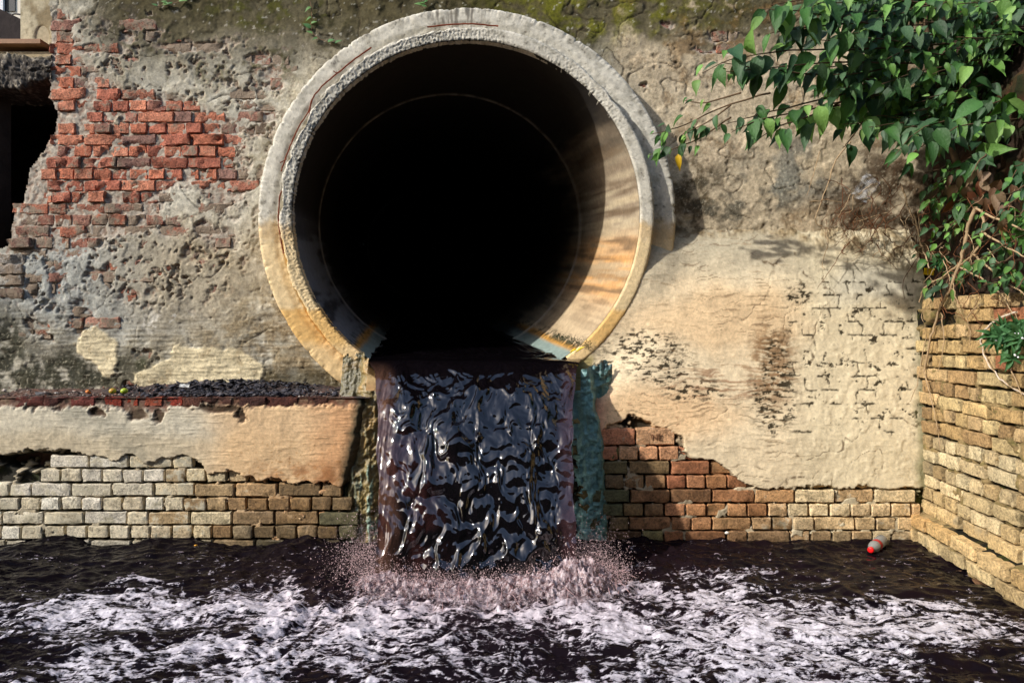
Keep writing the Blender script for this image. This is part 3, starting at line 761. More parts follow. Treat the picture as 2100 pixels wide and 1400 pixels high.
sct = ss(0.40, 0.5, perlin(X * 5, Z * 95 + w1 * 6, 293)) * ss(0.0, 0.3, w2 + 0.1) * ss(1720, 1600, px) * (1 - E); C = mixc(C, (104, 80, 52), sct * 0.6)
C = mixc(C, (90, 62, 40), blob(px, py, 1450, 775, 60, 20, 0.5) * mossm * 0.7)
C0 = C.copy(); C = mixc(C, (20, 18, 12), E * 0.97); C = mixc(C, (52, 58, 20), E * ss(0.2, 0.5, f1) * 0.5); C = C + (C0 * np.where(px > 1500, 0.8, 0.5)[..., None] - C) * (ss(0.5, 0.95, bridge) * 0.9)[..., None]
C = mixc(C, (74, 78, 26), ss(1868, 1892, px + f1 * 10) * ss(560, 620, py) * 0.7)
C = np.clip(C * (1 + 0.08 * f2[..., None] + 0.07 * stri[..., None] * ss(1700, 1500, px)[..., None]), 0.004, 0.9)
keep = (rl > 1.12)
grid_obj('plaster', np.stack([X, Y, Z], -1), np.concatenate([C, np.ones(X.shape + (1,))], -1), M_SMOOTH, keep, right)
BR = BrickSet('lower', M_BLIME, 0.232, 0.113, 0.070, 0.0032, 0.0045, 0.007, 16, 400)
def right_colour(bx, by):
    bx = bx + random.gauss(0, 40)
    w = [max(0.0, 1 - abs(bx - c) / 150) for c in (1250, 1370, 1500, 1640)]
    if bx < 1250: w = [1, 0, 0, 0]
    if bx > 1640: w = [0, 0, 0, 1]
    pal = [random.choice(p) for p in ([(104, 104, 74), (116, 106, 72), (96, 96, 62)], [(164, 108, 76), (152, 100, 70), (176, 122, 88), (150, 88, 62)], [(172, 124, 80), (158, 110, 70), (180, 134, 90)], [(210, 184, 142), (202, 174, 130), (216, 194, 152), (196, 164, 120)])]
    c = sum(np.array(p) * k for p, k in zip(pal, w)) / sum(w)
    if by < 940 and bx < 1420: c = np.array(random.choice([(206, 160, 118), (198, 146, 106), (188, 128, 94)]))
    if by > 1075: c = c * 0.82
    if by > 1050 and bx < 1400 and random.random() < 0.3: c = np.array((122, 112, 74))
    return lin(c)
rows = [876, 914, 944, 973, 1002, 1031, 1059, 1087, 1113, 1141]
rb = []
for i in range(len(rows) - 1):
    pm = (rows[i] + rows[i + 1]) / 2; yy = float(batter(pm))
    zt_ = -(rows[i] - HZ) * (D + yy) / F; zb_ = -(rows[i + 1] - HZ) * (D + yy) / F
    x = P(1212, 0, 0.03).x + (0.06 if i % 2 else 0.0) + random.uniform(-0.02, 0.02)
    while x < P(1885, 0, 0.03).x:
        stch = (i % 2 == 0) if i < 6 else (random.random() < 0.35)
        w = (0.236 if stch else 0.118) * random.uniform(0.96, 1.04)
        w = min(w, P(1889, 0, 0.03).x - x)
        if w < 0.05: break
        xc = x + w / 2; x += w; bx, by = to_px(xc, yy, (zt_ + zb_) / 2)
        yl = np.interp(bx, [1200, 1290, 1330, 1400, 1402, 1480, 1540, 1580, 1900], [880, 866, 880, 900, 930, 955, 998, 1004, 1000])
        hid = by < yl - 2
        if by < yl - 26 or (1515 < bx < 1560 and 1000 < by < 1025): continue
        o = BR.place(right, (xc, yy + (0.010 if hid else -0.006) + random.gauss(0, 0.003), (zt_ + zb_) / 2), w - random.uniform(0.008, 0.016), (zt_ - zb_) - random.uniform(0.009, 0.014),
                 right_colour(bx, by) * random.uniform(0.8, 1.1), (0.5 if bx > 1560 else 0.32 if bx > 1450 else 0.2) + (0.25 if by < 940 else 0) + random.uniform(-0.08, 0.08), 0, random.gauss(0, 0.005), 0.010)
        rb.append((abs(bx - 1342) + abs(by - 895) * 3, o, bx, by))
bxr = [(P(1240, 0, 0.1).x, ZW - 0.3), (P(1960, 0, 0.1).x, ZW - 0.3), (P(1960, 0, 0.1).x, 0.50), (P(1500, 0, 0.1).x, 0.50), (P(1390, 0, 0.1).x, 0.2), (P(1290, 0, 0.1).x, -0.1)]
V, Fc = prism(bxr, 0.44, YU + 0.2); mesh_obj('rubble_core', V, Fc, M_RUB, right, False)

# ------------------------------------------------------------------ slimed masonry under the pipe, behind and beside the falls
base = thing('slimy_footing', (-0.2, 0.1, ZW - 0.2), 'slime-covered masonry under the pipe, ochre on its left and teal on its right', 'wall')
xs5 = np.arange(P(690, 0, 0.05).x, P(1262, 0, 0.03).x, 0.005); zs5 = np.arange(ZW - 0.1, P(0, 712, 0.15).z, 0.005)
X, Z = np.meshgrid(xs5, zs5); px, py = to_px(X, 0.06, Z)
f1 = fbm(X * 9, Z * 9, 301, 5, 0.6); f2 = fbm(X * 26, Z * 26, 306, 4, 0.6); lump = ridge(X * 7, Z * 5, 311, 4, 0.6); drip = fbm(X * 30, Z * 4, 316, 4, 0.6)
Y = np.interp(px, [690, 715, 760, 800, 1150, 1175, 1200, 1235, 1262], [0.05, 0.03, 0.03, 0.09, 0.13, 0.09, 0.045, 0.03, 0.06])
Y = Y + 0.10 * ss(830, 730, py) * ss(1150, 900, px)
Y = Y - 0.020 * lump - 0.012 * f2 - 0.012 * drip - 0.012 * f1
lim = np.interp(py, [700, 735, 830, 900, 1000, 1130], [1200, 1203, 1218, 1232, 1240, 1248])
Y = Y + ss(-4, 12, px - lim + f1 * 8) * 0.09
Y = Y + ss(12, -10, px - np.interp(py, [700, 830, 1000, 1130], [735, 742, 708, 690]) + f1 * 6) * 0.06
C = np.ones(X.shape + (3,)) * lin((138, 120, 74))
C = mixc(C, (174, 138, 80), ss(0.0, 0.4, f1) * 0.7); C = mixc(C, (160, 168, 142), ss(0.15, 0.45, drip + f1 * 0.4) * ss(860, 960, py) * 0.7)
C = mixc(C, (34, 46, 28), ss(0.1, 0.4, -lump + f1 * 0.5) * 0.8)
C = mixc(C, (30, 46, 30), ss(745, 728, px + f1 * 10) * 0.6)
C = mixc(C, (138, 168, 152), ss(0.0, 0.35, drip + f1 * 0.6) * ss(730, 750, px) * ss(850, 930, py) * 0.8); C = mixc(C, (88, 132, 122), ss(1040, 1100, py + f1 * 20) * ss(0.0, 0.3, f1 + f2 * 0.5) * ss(900, 780, px) * 0.7)
teal = ss(1120, 1160, px)
C = mixc(C, (118, 168, 164), teal * 0.95); C = mixc(C, (56, 88, 94), teal * ss(0.05, 0.4, -lump + f1) * 0.85); C = mixc(C, (150, 196, 190), teal * ss(0.2, 0.5, f2 + f1) * 0.6)
C = mixc(C, (52, 84, 66), teal * ss(1205, 1240, px + f1 * 14) * 0.6)
C = mixc(C, (58, 68, 78), teal * ss(800, 730, py) * 0.7)
C = np.clip(C * (1 + 0.2 * f2[..., None]), 0.004, 0.7)
keep = ~((np.hypot(X - PC.x, Z - PC.z) < 1.03) & (px > 740) & (px < 1190)) | (py > 735)
keep &= ~((px > 752) & (px < 1190) & (py < 800))
keep &= (py > np.where(px > 1100, 742, 726) + f1 * 22)
grid_obj('slime', np.stack([X, Y, Z], -1), np.concatenate([C, np.full(X.shape + (1,), 0.8)], -1), M_SLIME, keep, base)
V, Fc = prism([(P(700, 0, 0).x, ZW - 0.3), (P(1260, 0, 0).x, ZW - 0.3), (P(1260, 0, 0).x, P(0, 900, 0).z), (P(700, 0, 0).x, P(0, 900, 0).z)], 0.24, YU + 0.1)
mesh_obj('rubble_core', V, Fc, M_RUB, base, False)
# a few slimed bricks showing through on either side
for bx, by, w, c in [(696, 1012, 0.1, (96, 96, 62)), (722, 1060, 0.12, (128, 112, 70)), (700, 1090, 0.11, (84, 104, 78)), (735, 1092, 0.10, (150, 120, 76)), (752, 1036, 0.07, (140, 110, 66)),
                     (745, 1118, 0.16, (150, 128, 80)), (1236, 1046, 0.11, (84, 88, 58)), (1250, 1095, 0.12, (100, 92, 56)), (1240, 985, 0.10, (74, 84, 46)), (1250, 930, 0.10, (96, 92, 54)), (1262, 1118, 0.2, (120, 128, 88))]:
    p = P(bx, by, 0.045); BR.place(base, p, w, 0.066, lin(c), 0.25, 0, 0, 0.03)

# ------------------------------------------------------------------ right return wall, coming towards the viewer
CX, CY = 2.374, 0.11
dv = Vector((-0.1126, -1, 0)).normalized(); nv = Vector((-1, 0.1126, 0)).normalized(); rzr = math.atan2(dv.y, dv.x)
ret = thing('return_wall', (CX, CY, ZW - 0.2), 'ochre brick wall on the right running toward the viewer, with a projecting ledge course', 'wall')
BQ = BrickSet('ret', M_BRIGHT, 0.232, 0.113, 0.068, 0.004, 0.005, 0.006, 14, 500)
PR = 0.0770; zled = P(0, 1046, 0.1).z
def RW(px_, out=0.03):      # depth at which the sight line of a photograph column meets the return wall, held off it
    k = (px_ - 1050) / F; return (CX - 0.1126 * CY - out - k * D) / (k - 0.1126)
def ret_point(s, out, z): v = Vector((CX, CY, 0)) + dv * s + nv * out; return Vector((v.x, v.y, z))
kmax = 16
for k in range(-3, kmax):
    zc = zled + (k + 0.5) * PR
    outw = 0.075 if k < 0 else 0.0
    s = -0.02 + (0.06 if k % 2 else 0.0) - (0.1 if k < 0 else 0)
    while s < 1.75:
        stch = (k % 2 == 0); w = (0.236 if stch else 0.118) * random.uniform(0.93, 1.07)
        if k == -1: w = random.choice([0.236, 0.236, 0.30]) 
        if stch and random.random() < 0.2: w = 0.118
        sc = s + w / 2; s += w
        h = (zc - zled) / (PR * kmax)
        if k >= 14 and random.random() < 0.3: continue
        if k >= 6: c = random.choice([(196, 164, 104), (184, 150, 92), (204, 178, 120), (168, 134, 84), (168, 104, 62) if sc > 0.75 and random.random() < 0.5 else (190, 158, 106)])
        elif k >= 3: c = random.choice([(196, 172, 124), (176, 148, 98), (206, 186, 140)])
        else: c = random.choice([(206, 180, 126), (198, 168, 112), (214, 190, 140)])
        if k == -1: c = random.choice([(206, 168, 104), (198, 156, 92), (212, 178, 118)])
        if k == -3: c = tuple(v * 0.72 for v in random.choice([(180, 130, 84), (170, 120, 76)]))
        dk = 0.8 if (sc < 0.25 and 2 < k < 12 and random.random() < 0.6) else 1.0
        rgb = lin(c) * random.uniform(0.66, 0.98) * dk; rgb = rgb * 0.88 + rgb.mean() * 0.12
        wob = 0.006 * math.sin(sc * 5 + k * 0.9)
        BQ.place(ret, ret_point(sc, outw + random.gauss(0, 0.003), zc + wob + random.gauss(0, 0.002)), w - random.uniform(0.022, 0.034), PR - random.uniform(0.009, 0.016), rgb,
                 0.45 + random.uniform(-0.15, 0.2) if k < 6 else 0.3 + random.uniform(-0.15, 0.2), rzr, random.gauss(0, 0.008), 0.010)
# joint bed
ss_ = np.arange(-0.15, 1.8, 0.012); zz_ = np.arange(ZW - 0.15, zled + PR * (kmax - 0.6), 0.012)
S, Z = np.meshgrid(ss_, zz_); n1 = fbm(S * 9, Z * 9, 321, 4, 0.6); n2 = fbm(S * 30, Z * 30, 325, 3)
brg = ss(0.10, 0.30, fbm(S * 6, Z * 7.5, 327, 4, 0.6))
o_ = -0.040 + 0.075 * ss(zled + 0.01, zled - 0.012, Z) + 0.008 * n1 + 0.005 * n2 + 0.034 * brg
Vg = np.stack([CX + dv.x * S + nv.x * o_, CY + dv.y * S + nv.y * o_, Z], -1)
C = np.ones(S.shape + (3,)) * lin((24, 21, 13)); C = mixc(C, (14, 14, 8), ss(-0.1, 0.3, n1)); C = mixc(C, (66, 70, 22), ss(0.2, 0.45, n2 + n1 * 0.5) * 0.6); C = mixc(C, (80, 66, 42), ss(0.3, 0.6, -n1) * 0.4)
C = mixc(C, (150, 128, 88), brg * 0.8); C = mixc(C, (70, 72, 26), brg * ss(0.1, 0.4, n2) * 0.5)
grid_obj('joint_bed', Vg, np.concatenate([C, np.ones(S.shape + (1,))], -1), M_BED, None, ret)
V = [ret_point(s, -0.05, z) for s, z in ((-0.3, ZW - 0.3), (1.8, ZW - 0.3), (1.8, 0.12), (-0.3, 0.12))] + [ret_point(s, -0.6, z) for s, z in ((-0.3, ZW - 0.3), (1.8, ZW - 0.3), (1.8, 0.12), (-0.3, 0.12))]
mesh_obj('rubble_core', V, [(0, 1, 2, 3), (7, 6, 5, 4), (0, 4, 5, 1), (1, 5, 6, 2), (2, 6, 7, 3), (3, 7, 4, 0)], M_RUB, ret, False)

# ------------------------------------------------------------------ left end: dark hollow, broken beam, pillar, plank, bits of the yard behind
M_DARK = mat_plain('dark_chamber_walls', (52, 44, 38), 0.95, 0.2, 0.35, 9, 0.6, 0.03)  # chamber walls coloured dark, adding to the hollow's shade
hollow = thing('ruined_chamber', P(40, 520, 1.0), 'pitch-dark hollow chamber behind the broken left end of the wall', 'chamber')
def box(x0, x1, y0, y1, z0, z1):
    V = [(x, y, z) for z in (z0, z1) for y in (y0, y1) for x in (x0, x1)]
    return V, [(0, 2, 3, 1), (4, 5, 7, 6), (0, 1, 5, 4), (1, 3, 7, 5), (3, 2, 6, 7), (2, 0, 4, 6)]
xw = P(-60, 0, YU).x
zbeam = P(0, 110, YU).z; zc0 = P(0, 190, 1.6).z
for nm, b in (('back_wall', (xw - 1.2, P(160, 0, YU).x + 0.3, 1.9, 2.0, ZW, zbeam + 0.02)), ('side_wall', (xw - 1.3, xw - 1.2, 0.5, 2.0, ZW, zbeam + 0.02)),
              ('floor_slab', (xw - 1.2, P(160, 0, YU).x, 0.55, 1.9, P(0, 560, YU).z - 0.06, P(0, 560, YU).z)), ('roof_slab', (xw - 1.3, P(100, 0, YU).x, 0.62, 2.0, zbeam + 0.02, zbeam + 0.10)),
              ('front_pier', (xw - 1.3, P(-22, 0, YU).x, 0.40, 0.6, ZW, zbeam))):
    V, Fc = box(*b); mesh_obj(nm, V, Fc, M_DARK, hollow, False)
# rubble at the foot of the hollow
nn = fbm(np.linspace(0, 3, 40), np.zeros(40), 331, 3)
# broken concrete beam
beam = thing('concrete_beam', P(50, 185, 0.46), 'broken rough concrete beam end over the dark hollow', 'beam')
u = np.linspace(0, 1, 110); v = np.linspace(0, 2 * math.pi, 90)
U, Vv = np.meshgrid(u, v)
xa, xb_ = P(-50, 0, YU).x, P(108, 0, YU).x
ct, st_ = np.cos(Vv), np.sin(Vv)
sq = 1 / np.maximum(np.abs(ct), np.abs(st_)) ** 0.75
hz = np.interp(U, [0, 0.55, 0.8, 1], [0.115, 0.115, 0.085, 0.075]); zc_ = P(0, 148, YU).z + np.interp(U, [0, 0.6, 1], [0, 0.0, 0.03])
nx_ = fbm(U * 6, Vv * 2.0, 341, 5, 0.65); nr = ridge(U * 14, Vv * 5, 345, 4, 0.6)
rad = 1 + 0.16 * nx_ + 0.10 * nr
Xb = xa + (xb_ - xa) * U; Yb = 0.56 + 0.15 * ct * sq * rad; Zb = zc_ + hz * st_ * sq * rad
Cb = np.ones(U.shape + (3,)) * lin((128, 120, 110)); Cb = mixc(Cb, (74, 68, 62), ss(-0.1, 0.4, nr + nx_)); Cb = mixc(Cb, (190, 178, 158), ss(0.2, 0.5, nx_) * 0.7)
Cb = mixc(Cb, (176, 162, 130), ss(0.5, 0.95, st_) * 0.7)
grid_obj('beam_body', np.stack([Xb, Yb, Zb], -1), np.concatenate([Cb, np.ones(U.shape + (1,))], -1), M_UP, None, beam, flip=True)
V, Fc = box(xa, P(104, 0, YU).x, 0.52, 0.68, P(0, 118, YU).z, P(0, 93, YU).z + 0.002); mesh_obj('screed', V, Fc, mat_plain('beam_screed', (168, 152, 122), 0.9, 0.2, 0.3, 30, 0.8, 0.01), beam, False)
pil = thing('plaster_pillar', P(72, 90, 0.55), 'stained beige plaster pillar standing on the beam at top left', 'pillar')
xs6 = np.arange(P(42, 0, 0.56).x, P(108, 0, 0.56).x, 0.008); zs6 = np.arange(P(0, 94, 0.56).z, P(0, -90, 0.56).z, 0.008)
X, Z = np.meshgrid(xs6, zs6); n1 = fbm(X * 9, Z * 5, 351, 4); n2 = fbm(X * 30, Z * 20, 355, 3)
C = np.ones(X.shape + (3,)) * lin((186, 174, 144)); C = mixc(C, (140, 124, 92), ss(0.0, 0.5, n1)); C = mixc(C, (120, 104, 74), ss(0.2, 0.5, n2) * 0.5)
arch = blob(X, Z, P(86, 70, 0.56).x, P(86, 76, 0.56).z, 0.045, 0.075, 0.1)
grid_obj('pillar_face', np.stack([X, 0.56 + 0.004 * n1 + 0.008 * arch, Z], -1), np.concatenate([C, np.ones(X.shape + (1,))], -1), M_SMOOTH, None, pil)
V, Fc = box(P(42, 0, 0.56).x, P(116, 0, 0.56).x, 0.566, 0.80, P(0, 94, 0.56).z, P(0, -90, 0.56).z); mesh_obj('pillar_body', V, Fc, mat_plain('pillar_plaster', (176, 162, 132), 0.9), pil, False)
V, Fc = box(P(-40, 0, 0.5).x, P(87, 0, 0.5).x, 0.48, 0.60, P(0, 92, 0.5).z, P(0, 83, 0.5).z)
tag(mesh_obj('plank', V, Fc, mat_plain('brown_board', (150, 112, 82), 0.7, 0.3, 0.2, 25), None, False), 'thin brown wooden plank lying on the broken beam', 'plank', kind='thing')
# things far behind, seen through the gap left of the pillar
pr = P(20, 60, 3.2); dp = thing('lean_to_roof', (pr.x, 3.2, pr.z - 0.4), 'dark sloping shed roof seen through the gap beside the pillar', 'roof')
a = [P(-60, -10, 3.2), P(44, 40, 3.2), P(44, 96, 3.2), P(-60, 96, 3.2)]
V = [(p.x, 3.2, p.z) for p in a] + [(p.x, 3.9, p.z) for p in a]
mesh_obj('roof_slope', V, [(3, 2, 1, 0), (4, 5, 6, 7), (0, 1, 5, 4), (1, 2, 6, 5), (2, 3, 7, 6), (3, 0, 4, 7)], mat_plain('old_dark_roof', (44, 36, 34), 0.9, 0.2, 0.4, 8, 0.5, 0.02), dp, False)
hb = thing('yard_building', P(20, 120, 6), 'pale house front with a dark doorway far behind the pillar gap', 'building')
a0, a1 = P(-80, 200, 6.0), P(60, -120, 6.0)
V, Fc = box(a0.x, a1.x, 6.0, 6.3, a0.z, a1.z); mesh_obj('wall', V, Fc, mat_plain('pale_house_wall', (214, 204, 186), 0.9, 0.2, 0.1, 2), hb, False)
b0, b1 = P(8, 23, 5.98), P(30, -60, 5.98)
V, Fc = box(b0.x, b1.x, 5.985, 6.02, b0.z, b1.z); mesh_obj('door', V, Fc, mat_plain('dark_doorway', (16, 14, 14), 0.6), hb, False)
b0, b1 = P(1, 30, 5.96), P(7, -60, 5.96)
V, Fc = box(b0.x, b1.x, 5.95, 6.03, b0.z, b1.z); mesh_obj('post', V, Fc, mat_plain('white_post', (200, 200, 204), 0.6), hb, False)
V, Fc = tube(smooth_path([P(22, 33, 5.9), P(30, 29, 5.9), P(46, 31, 5.9)], 4), 0.012); mesh_obj('cable', V, Fc, mat_plain('black_cable', (30, 28, 28), 0.6), hb)
# the opposite bank of the channel, behind the viewer: the dark things the water mirrors
S, Hh = np.meshgrid(np.linspace(-22, 22, 160), np.linspace(0, 1, 50)); n1 = fbm(S * 0.6, Hh * 3, 361, 5, 0.6)
V = np.stack([S, -8.5 - 2.2 * Hh + 0.6 * n1, ZW - 0.3 + Hh * 8.5 + 0.9 * fbm(S * 0.35, S * 0, 366, 4) * Hh], -1)
C = np.ones(S.shape + (3,)) * lin((58, 52, 42)); C = mixc(C, (44, 54, 30), ss(-0.2, 0.3, n1))
tag(grid_obj('far_bank', V, np.concatenate([C, np.ones(S.shape + (1,))], -1), M_BED, None, None, flip=True), kind='structure')

# ------------------------------------------------------------------ water
def mat_water(name, body, rough, ior, spec, bscale, bst):
    m, nt, b = new_mat(name)
    at = nd(nt, 'ShaderNodeAttribute', attribute_name='Col')
    nt.links.new(at.outputs['Color'], b.inputs['Base Color'])
    b.inputs['Roughness'].default_value = rough; b.inputs['IOR'].default_value = ior
    b.inputs['Specular IOR Level'].default_value = spec
    n1 = pos_noise(nt, bscale, 3, 0.6); bump(nt, b, [(n1, bst, 0.004)], 0)
    return m
M_FALL = mat_water('dark_effluent_fall', None, 0.03, 1.75, 0.5, 50, 0.05)
M_POOL = mat_water('dark_effluent', None, 0.05, 1.12, 0.5, 22, 0.35)

# pool surface
gx = np.concatenate([np.linspace(-14, -3.2, 30)[:-1], np.arange(-3.2, 3.0, 0.009), np.linspace(3.0, 14, 30)])
gy = np.concatenate([np.linspace(-12, -1.9, 30)[:-1], np.arange(-1.9, 0.42, 0.009)])
X, Y = np.meshgrid(gx, gy)
LX, LY = -0.16, -0.60       # where the fall lands
def waves(X, Y):
    d = np.hypot((X - LX) * 0.75, Y - LY)
    near = np.exp(-d * 1.1)
    wp = fbm(X * 1.2, Y * 1.2, 401, 3)
    a = 0.018 * fbm(X * 2.2 + wp, Y * 3.6, 405, 3) + 0.012 * fbm(X * 6 + wp, Y * 9, 409, 3)
    b = ridge(X * 5 + wp, Y * 9 + wp, 413, 3) * 0.018 + fbm(X * 16, Y * 22, 417, 3) * 0.010
    return a * (1.1 + 0.6 * near) + b * (0.26 + 1.25 * near) + 0.02 * np.sin(X * 9 + 2 * wp) * ss(-0.35, 0.0, Y) * ss(0.2, -0.6, X)
Z = ZW + waves(X, Y)
n1 = fbm(X * 3, Y * 5, 421, 3)
C = np.ones(X.shape + (3,)) * np.array([0.0026, 0.0022, 0.0036]); C = C + (np.array([0.007, 0.0040, 0.0052]) - C) * (ss(-0.4, 0.5, n1) * ss(0.2, 0.9, X))[..., None]
C = C + (np.array([0.022, 0.012, 0.015]) - C) * (np.exp(-np.hypot((X - LX) * 0.8, Y - LY) * 1.4) * 0.8)[..., None]
tag(grid_obj('water', np.stack([X, Y, Z], -1), C, M_POOL, None, None), 'black purple churning water of the drain pool', kind='structure')

# foam
m, nt, b = new_mat('foam')
at = nd(nt, 'ShaderNodeAttribute', attribute_name='Col')
n1 = pos_noise(nt, 190, 3, 0.6); n2 = pos_noise(nt, 60, 4, 0.65)
vo = nd(nt, 'ShaderNodeTexVoronoi'); vo.inputs['Scale'].default_value = 95
g = nd(nt, 'ShaderNodeNewGeometry'); nt.links.new(g.outputs['Position'], vo.inputs['Vector'])
vv = math_n(nt, 'ADD', 0.55, math_n(nt, 'MULTIPLY', math_n(nt, 'ADD', n2, math_n(nt, 'MULTIPLY', vo.outputs['Distance'], -0.25)), 0.9))
hs = nd(nt, 'ShaderNodeVectorMath', operation='SCALE'); nt.links.new(at.outputs['Color'], hs.inputs[0]); nt.links.new(vv, hs.inputs['Scale'])
nt.links.new(hs.outputs[0], b.inputs['Base Color']); b.inputs['Roughness'].default_value = 0.45
n5 = pos_noise(nt, 95, 4, 0.75, stretch=(0.5, 1.5, 1.0)); n6 = pos_noise(nt, 30, 3, 0.6, stretch=(0.45, 1.6, 1.0))
al = math_n(nt, 'ADD', math_n(nt, 'MULTIPLY', n5, 1.5), math_n(nt, 'MULTIPLY', n6, 1.3))
al = math_n(nt, 'ADD', math_n(nt, 'SUBTRACT', al, 1.60), math_n(nt, 'MULTIPLY', at.outputs['Alpha'], 1.25))
al = math_n(nt, 'MULTIPLY', al, 3.6); al.node.use_clamp = True; nt.links.new(al, b.inputs['Alpha'])
bump(nt, b, [(vo.outputs['Distance'], 0.35, 0.003), (n2, 0.25, 0.004), (n1, 0.3, 0.0015)], 0)
M_FOAM = m
fx = np.arange(-2.75, 2.6, 0.0045); fy = np.arange(-1.75, 0.05, 0.0045)
X, Y = np.meshgrid(fx, fy)
qx, qy = to_px(X, Y, ZW)
wpx = fbm(X * 2.5, Y * 3, 431, 3) * 0.22; wpy = fbm(X * 2.5 + 5, Y * 3, 435, 3) * 0.22
A1 = fbm((X + wpx) * 2.0, (Y + wpy) * 4.6, 441, 6, 0.68); A2 = ridge((X + wpx * 1.5) * 3.6, (Y + wpy * 1.5) * 9.5, 447, 5, 0.64); A3 = fbm(X * 22, Y * 46, 452, 4, 0.65)
up = np.interp(qx, [-200, 0, 300, 700, 800, 1200, 1300, 1500, 1700, 1850, 2000, 2200], [1225, 1215, 1205, 1186, 1205, 1195, 1172, 1180, 1205, 1225, 1215, 1250])
Dn = ss(-28, 46, qy - up + A1 * 30)
bias = -0.25 + Dn * 0.44
bias = bias - 0.08 * blob(qx, qy, 1060, 1350, 230, 80, 0.6) + 0.12 * blob(qx, qy, 1550, 1290, 330, 80, 0.6) + 0.10 * blob(qx, qy, 560, 1290, 300, 70, 0.6)
bias = bias - 0.30 * blob(qx, qy, 40, 1370, 90, 45, 0.6) - 0.42 * blob(qx, qy, 2020, 1375, 130, 46, 0.6) - 0.16 * blob(qx, qy, 300, 1305, 160, 14, 0.7) - 0.3 * blob(qx, qy, 640, 1395, 60, 22, 0.7)
bias = bias - 0.35 * ss(1990, 2080, qx) * ss(1290, 1240, qy)
A4 = ridge((X + wpx + 0.02 * A3) * 9, (Y + wpy) * 22, 456, 4, 0.65)
Fd = bias + A1 * 0.42 + A2 * 0.34 + A3 * 0.30 + A4 * 0.38 - 0.29
fle = ss(0.42, 0.5, fbm(X * 20, Y * 44, 461, 3)) * ss(-0.75, -0.3, bias) * ss(-0.1, 0.3, A1 + 0.15) * ss(-0.05, -0.25, Y) * 0.5
keep = np.maximum(Fd, fle - 0.1) > 0.02
Zf = ZW + waves(X, Y) + 0.0025 + 0.004 * ss(0.0, 0.5, Fd) + 0.001 * A3
C = np.ones(X.shape + (3,)) * lin((160, 154, 164)); C = mixc(C, (214, 208, 214), ss(0.10, 0.5, Fd)); C = mixc(C, (112, 98, 108), ss(0.24, 0.0, Fd) * 0.85)
C = mixc(C, (196, 160, 160), np.exp(-np.hypot((X - LX) * 0.8, (Y - LY) * 1.3) * 2.2) * 0.9)
C = np.concatenate([C, np.clip(np.maximum(Fd, fle * 0.7), 0, 1)[..., None]], -1)
tag(grid_obj('foam', np.stack([X, Y, Zf], -1), C, M_FOAM, keep, None), 'streaks of white foam drifting on the dark pool', 'foam', kind='stuff')

# waterfall: a tongue of channel water, the brink, then the falling sheet
zl = P(0, 738, 0.16).z; g_ = 9.81; v0 = 1.72
path = []
for y in np.arange(4.5, 0.5, -0.12): path.append((y, zl + 0.095 * (y - 0.16)))
for y in np.arange(0.5, 0.16, -0.012): path.append((y, zl + 0.095 * (y - 0.16)))
n_in = len(path)
T = math.sqrt(2 * (zl - ZW + 0.05) / g_)
for t in np.linspace(0, T, 290): path.append((0.16 - v0 * t, zl - 0.09 * v0 * t - 0.5 * g_ * t * t + 0.09 * v0 * t * (t / T)))
path = np.array(path); nv_ = len(path); nu = 300
sl_ = np.concatenate([[0], np.cumsum(np.hypot(np.diff(path[:, 0]), np.diff(path[:, 1])))]); sl_ -= sl_[n_in]
u = np.linspace(0, 1, nu); U, S = np.meshgrid(u, sl_)
py_, pz_ = path[:, 0][:, None], path[:, 1][:, None]
_, qy = to_px(np.zeros_like(py_), py_, pz_)
lft = np.interp(qy[:, 0], [700, 738, 760, 830, 1000, 1200], [735, 752, 768, 774, 776, 772]); rgt = np.interp(qy[:, 0], [700, 738, 760, 830, 1000, 1200], [1215, 1190, 1182, 1174, 1176, 1182])
inside = (np.arange(nv_) < n_in)
xl = (lft - 1050) * (D + path[:, 0]) / F; xr_ = (rgt - 1050) * (D + path[:, 0]) / F
cxi, czi = pipe_axis(path[:, 0]); hw = np.sqrt(np.maximum(1.05 ** 2 - (path[:, 1] - czi) ** 2, 0.02))
blend = ss(0.5, 0.17, path[:, 0])
xl = np.where(inside, (cxi - hw) * (1 - blend) + xl * blend, xl); xr_ = np.where(inside, (cxi + hw) * (1 - blend) + xr_ * blend, xr_)
fr = ss(0.0, 0.5, sl_)
xl = xl + fr * (0.016 * fbm(sl_ * 5, sl_ * 0, 541, 4)); xr_ = xr_ + fr * (0.018 * fbm(sl_ * 5, sl_ * 0 + 4, 545, 4))
Xw = xl[:, None] + (xr_ - xl)[:, None] * U
fall = ss(0.0, 0.35, S); ed = ss(0, 0.06, U) * ss(1, 0.94, U)
lam = ss(0.13, 0.04, U + 0.03 * fbm(S * 3, U * 2, 471, 2))
wp = fbm(Xw * 3, S * 2.2, 475, 3) * 0.10; wq = fbm(Xw * 4 + 7, S * 3, 478, 3) * 0.10
wp2 = fbm(Xw * 9, S * 5, 515, 2) * 0.04; wq2 = fbm(Xw * 9 + 3, S * 5, 517, 2) * 0.05
ctr = ss(0.16, 0.34, U) * ss(0.86, 0.66, U)
H = 0.034 * fbm((Xw + wp) * 3.6, (S + wq) * 2.2, 481, 2) + 0.020 * ridge((Xw + wp + wp2) * 4.8, (S + wq + wq2) * 2.8, 485, 2, 0.5) * fall * (0.5 + 0.5 * ctr)
H = H + 0.0120 * fbm((Xw + wp * 1.4 + wp2) * 12, (S + wq * 1.4 + wq2) * 7.0, 491, 2, 0.55) + (0.0040 - 0.0016 * ctr) * fbm((Xw + wp2) * 34, (S + wq2) * 20, 495, 2)
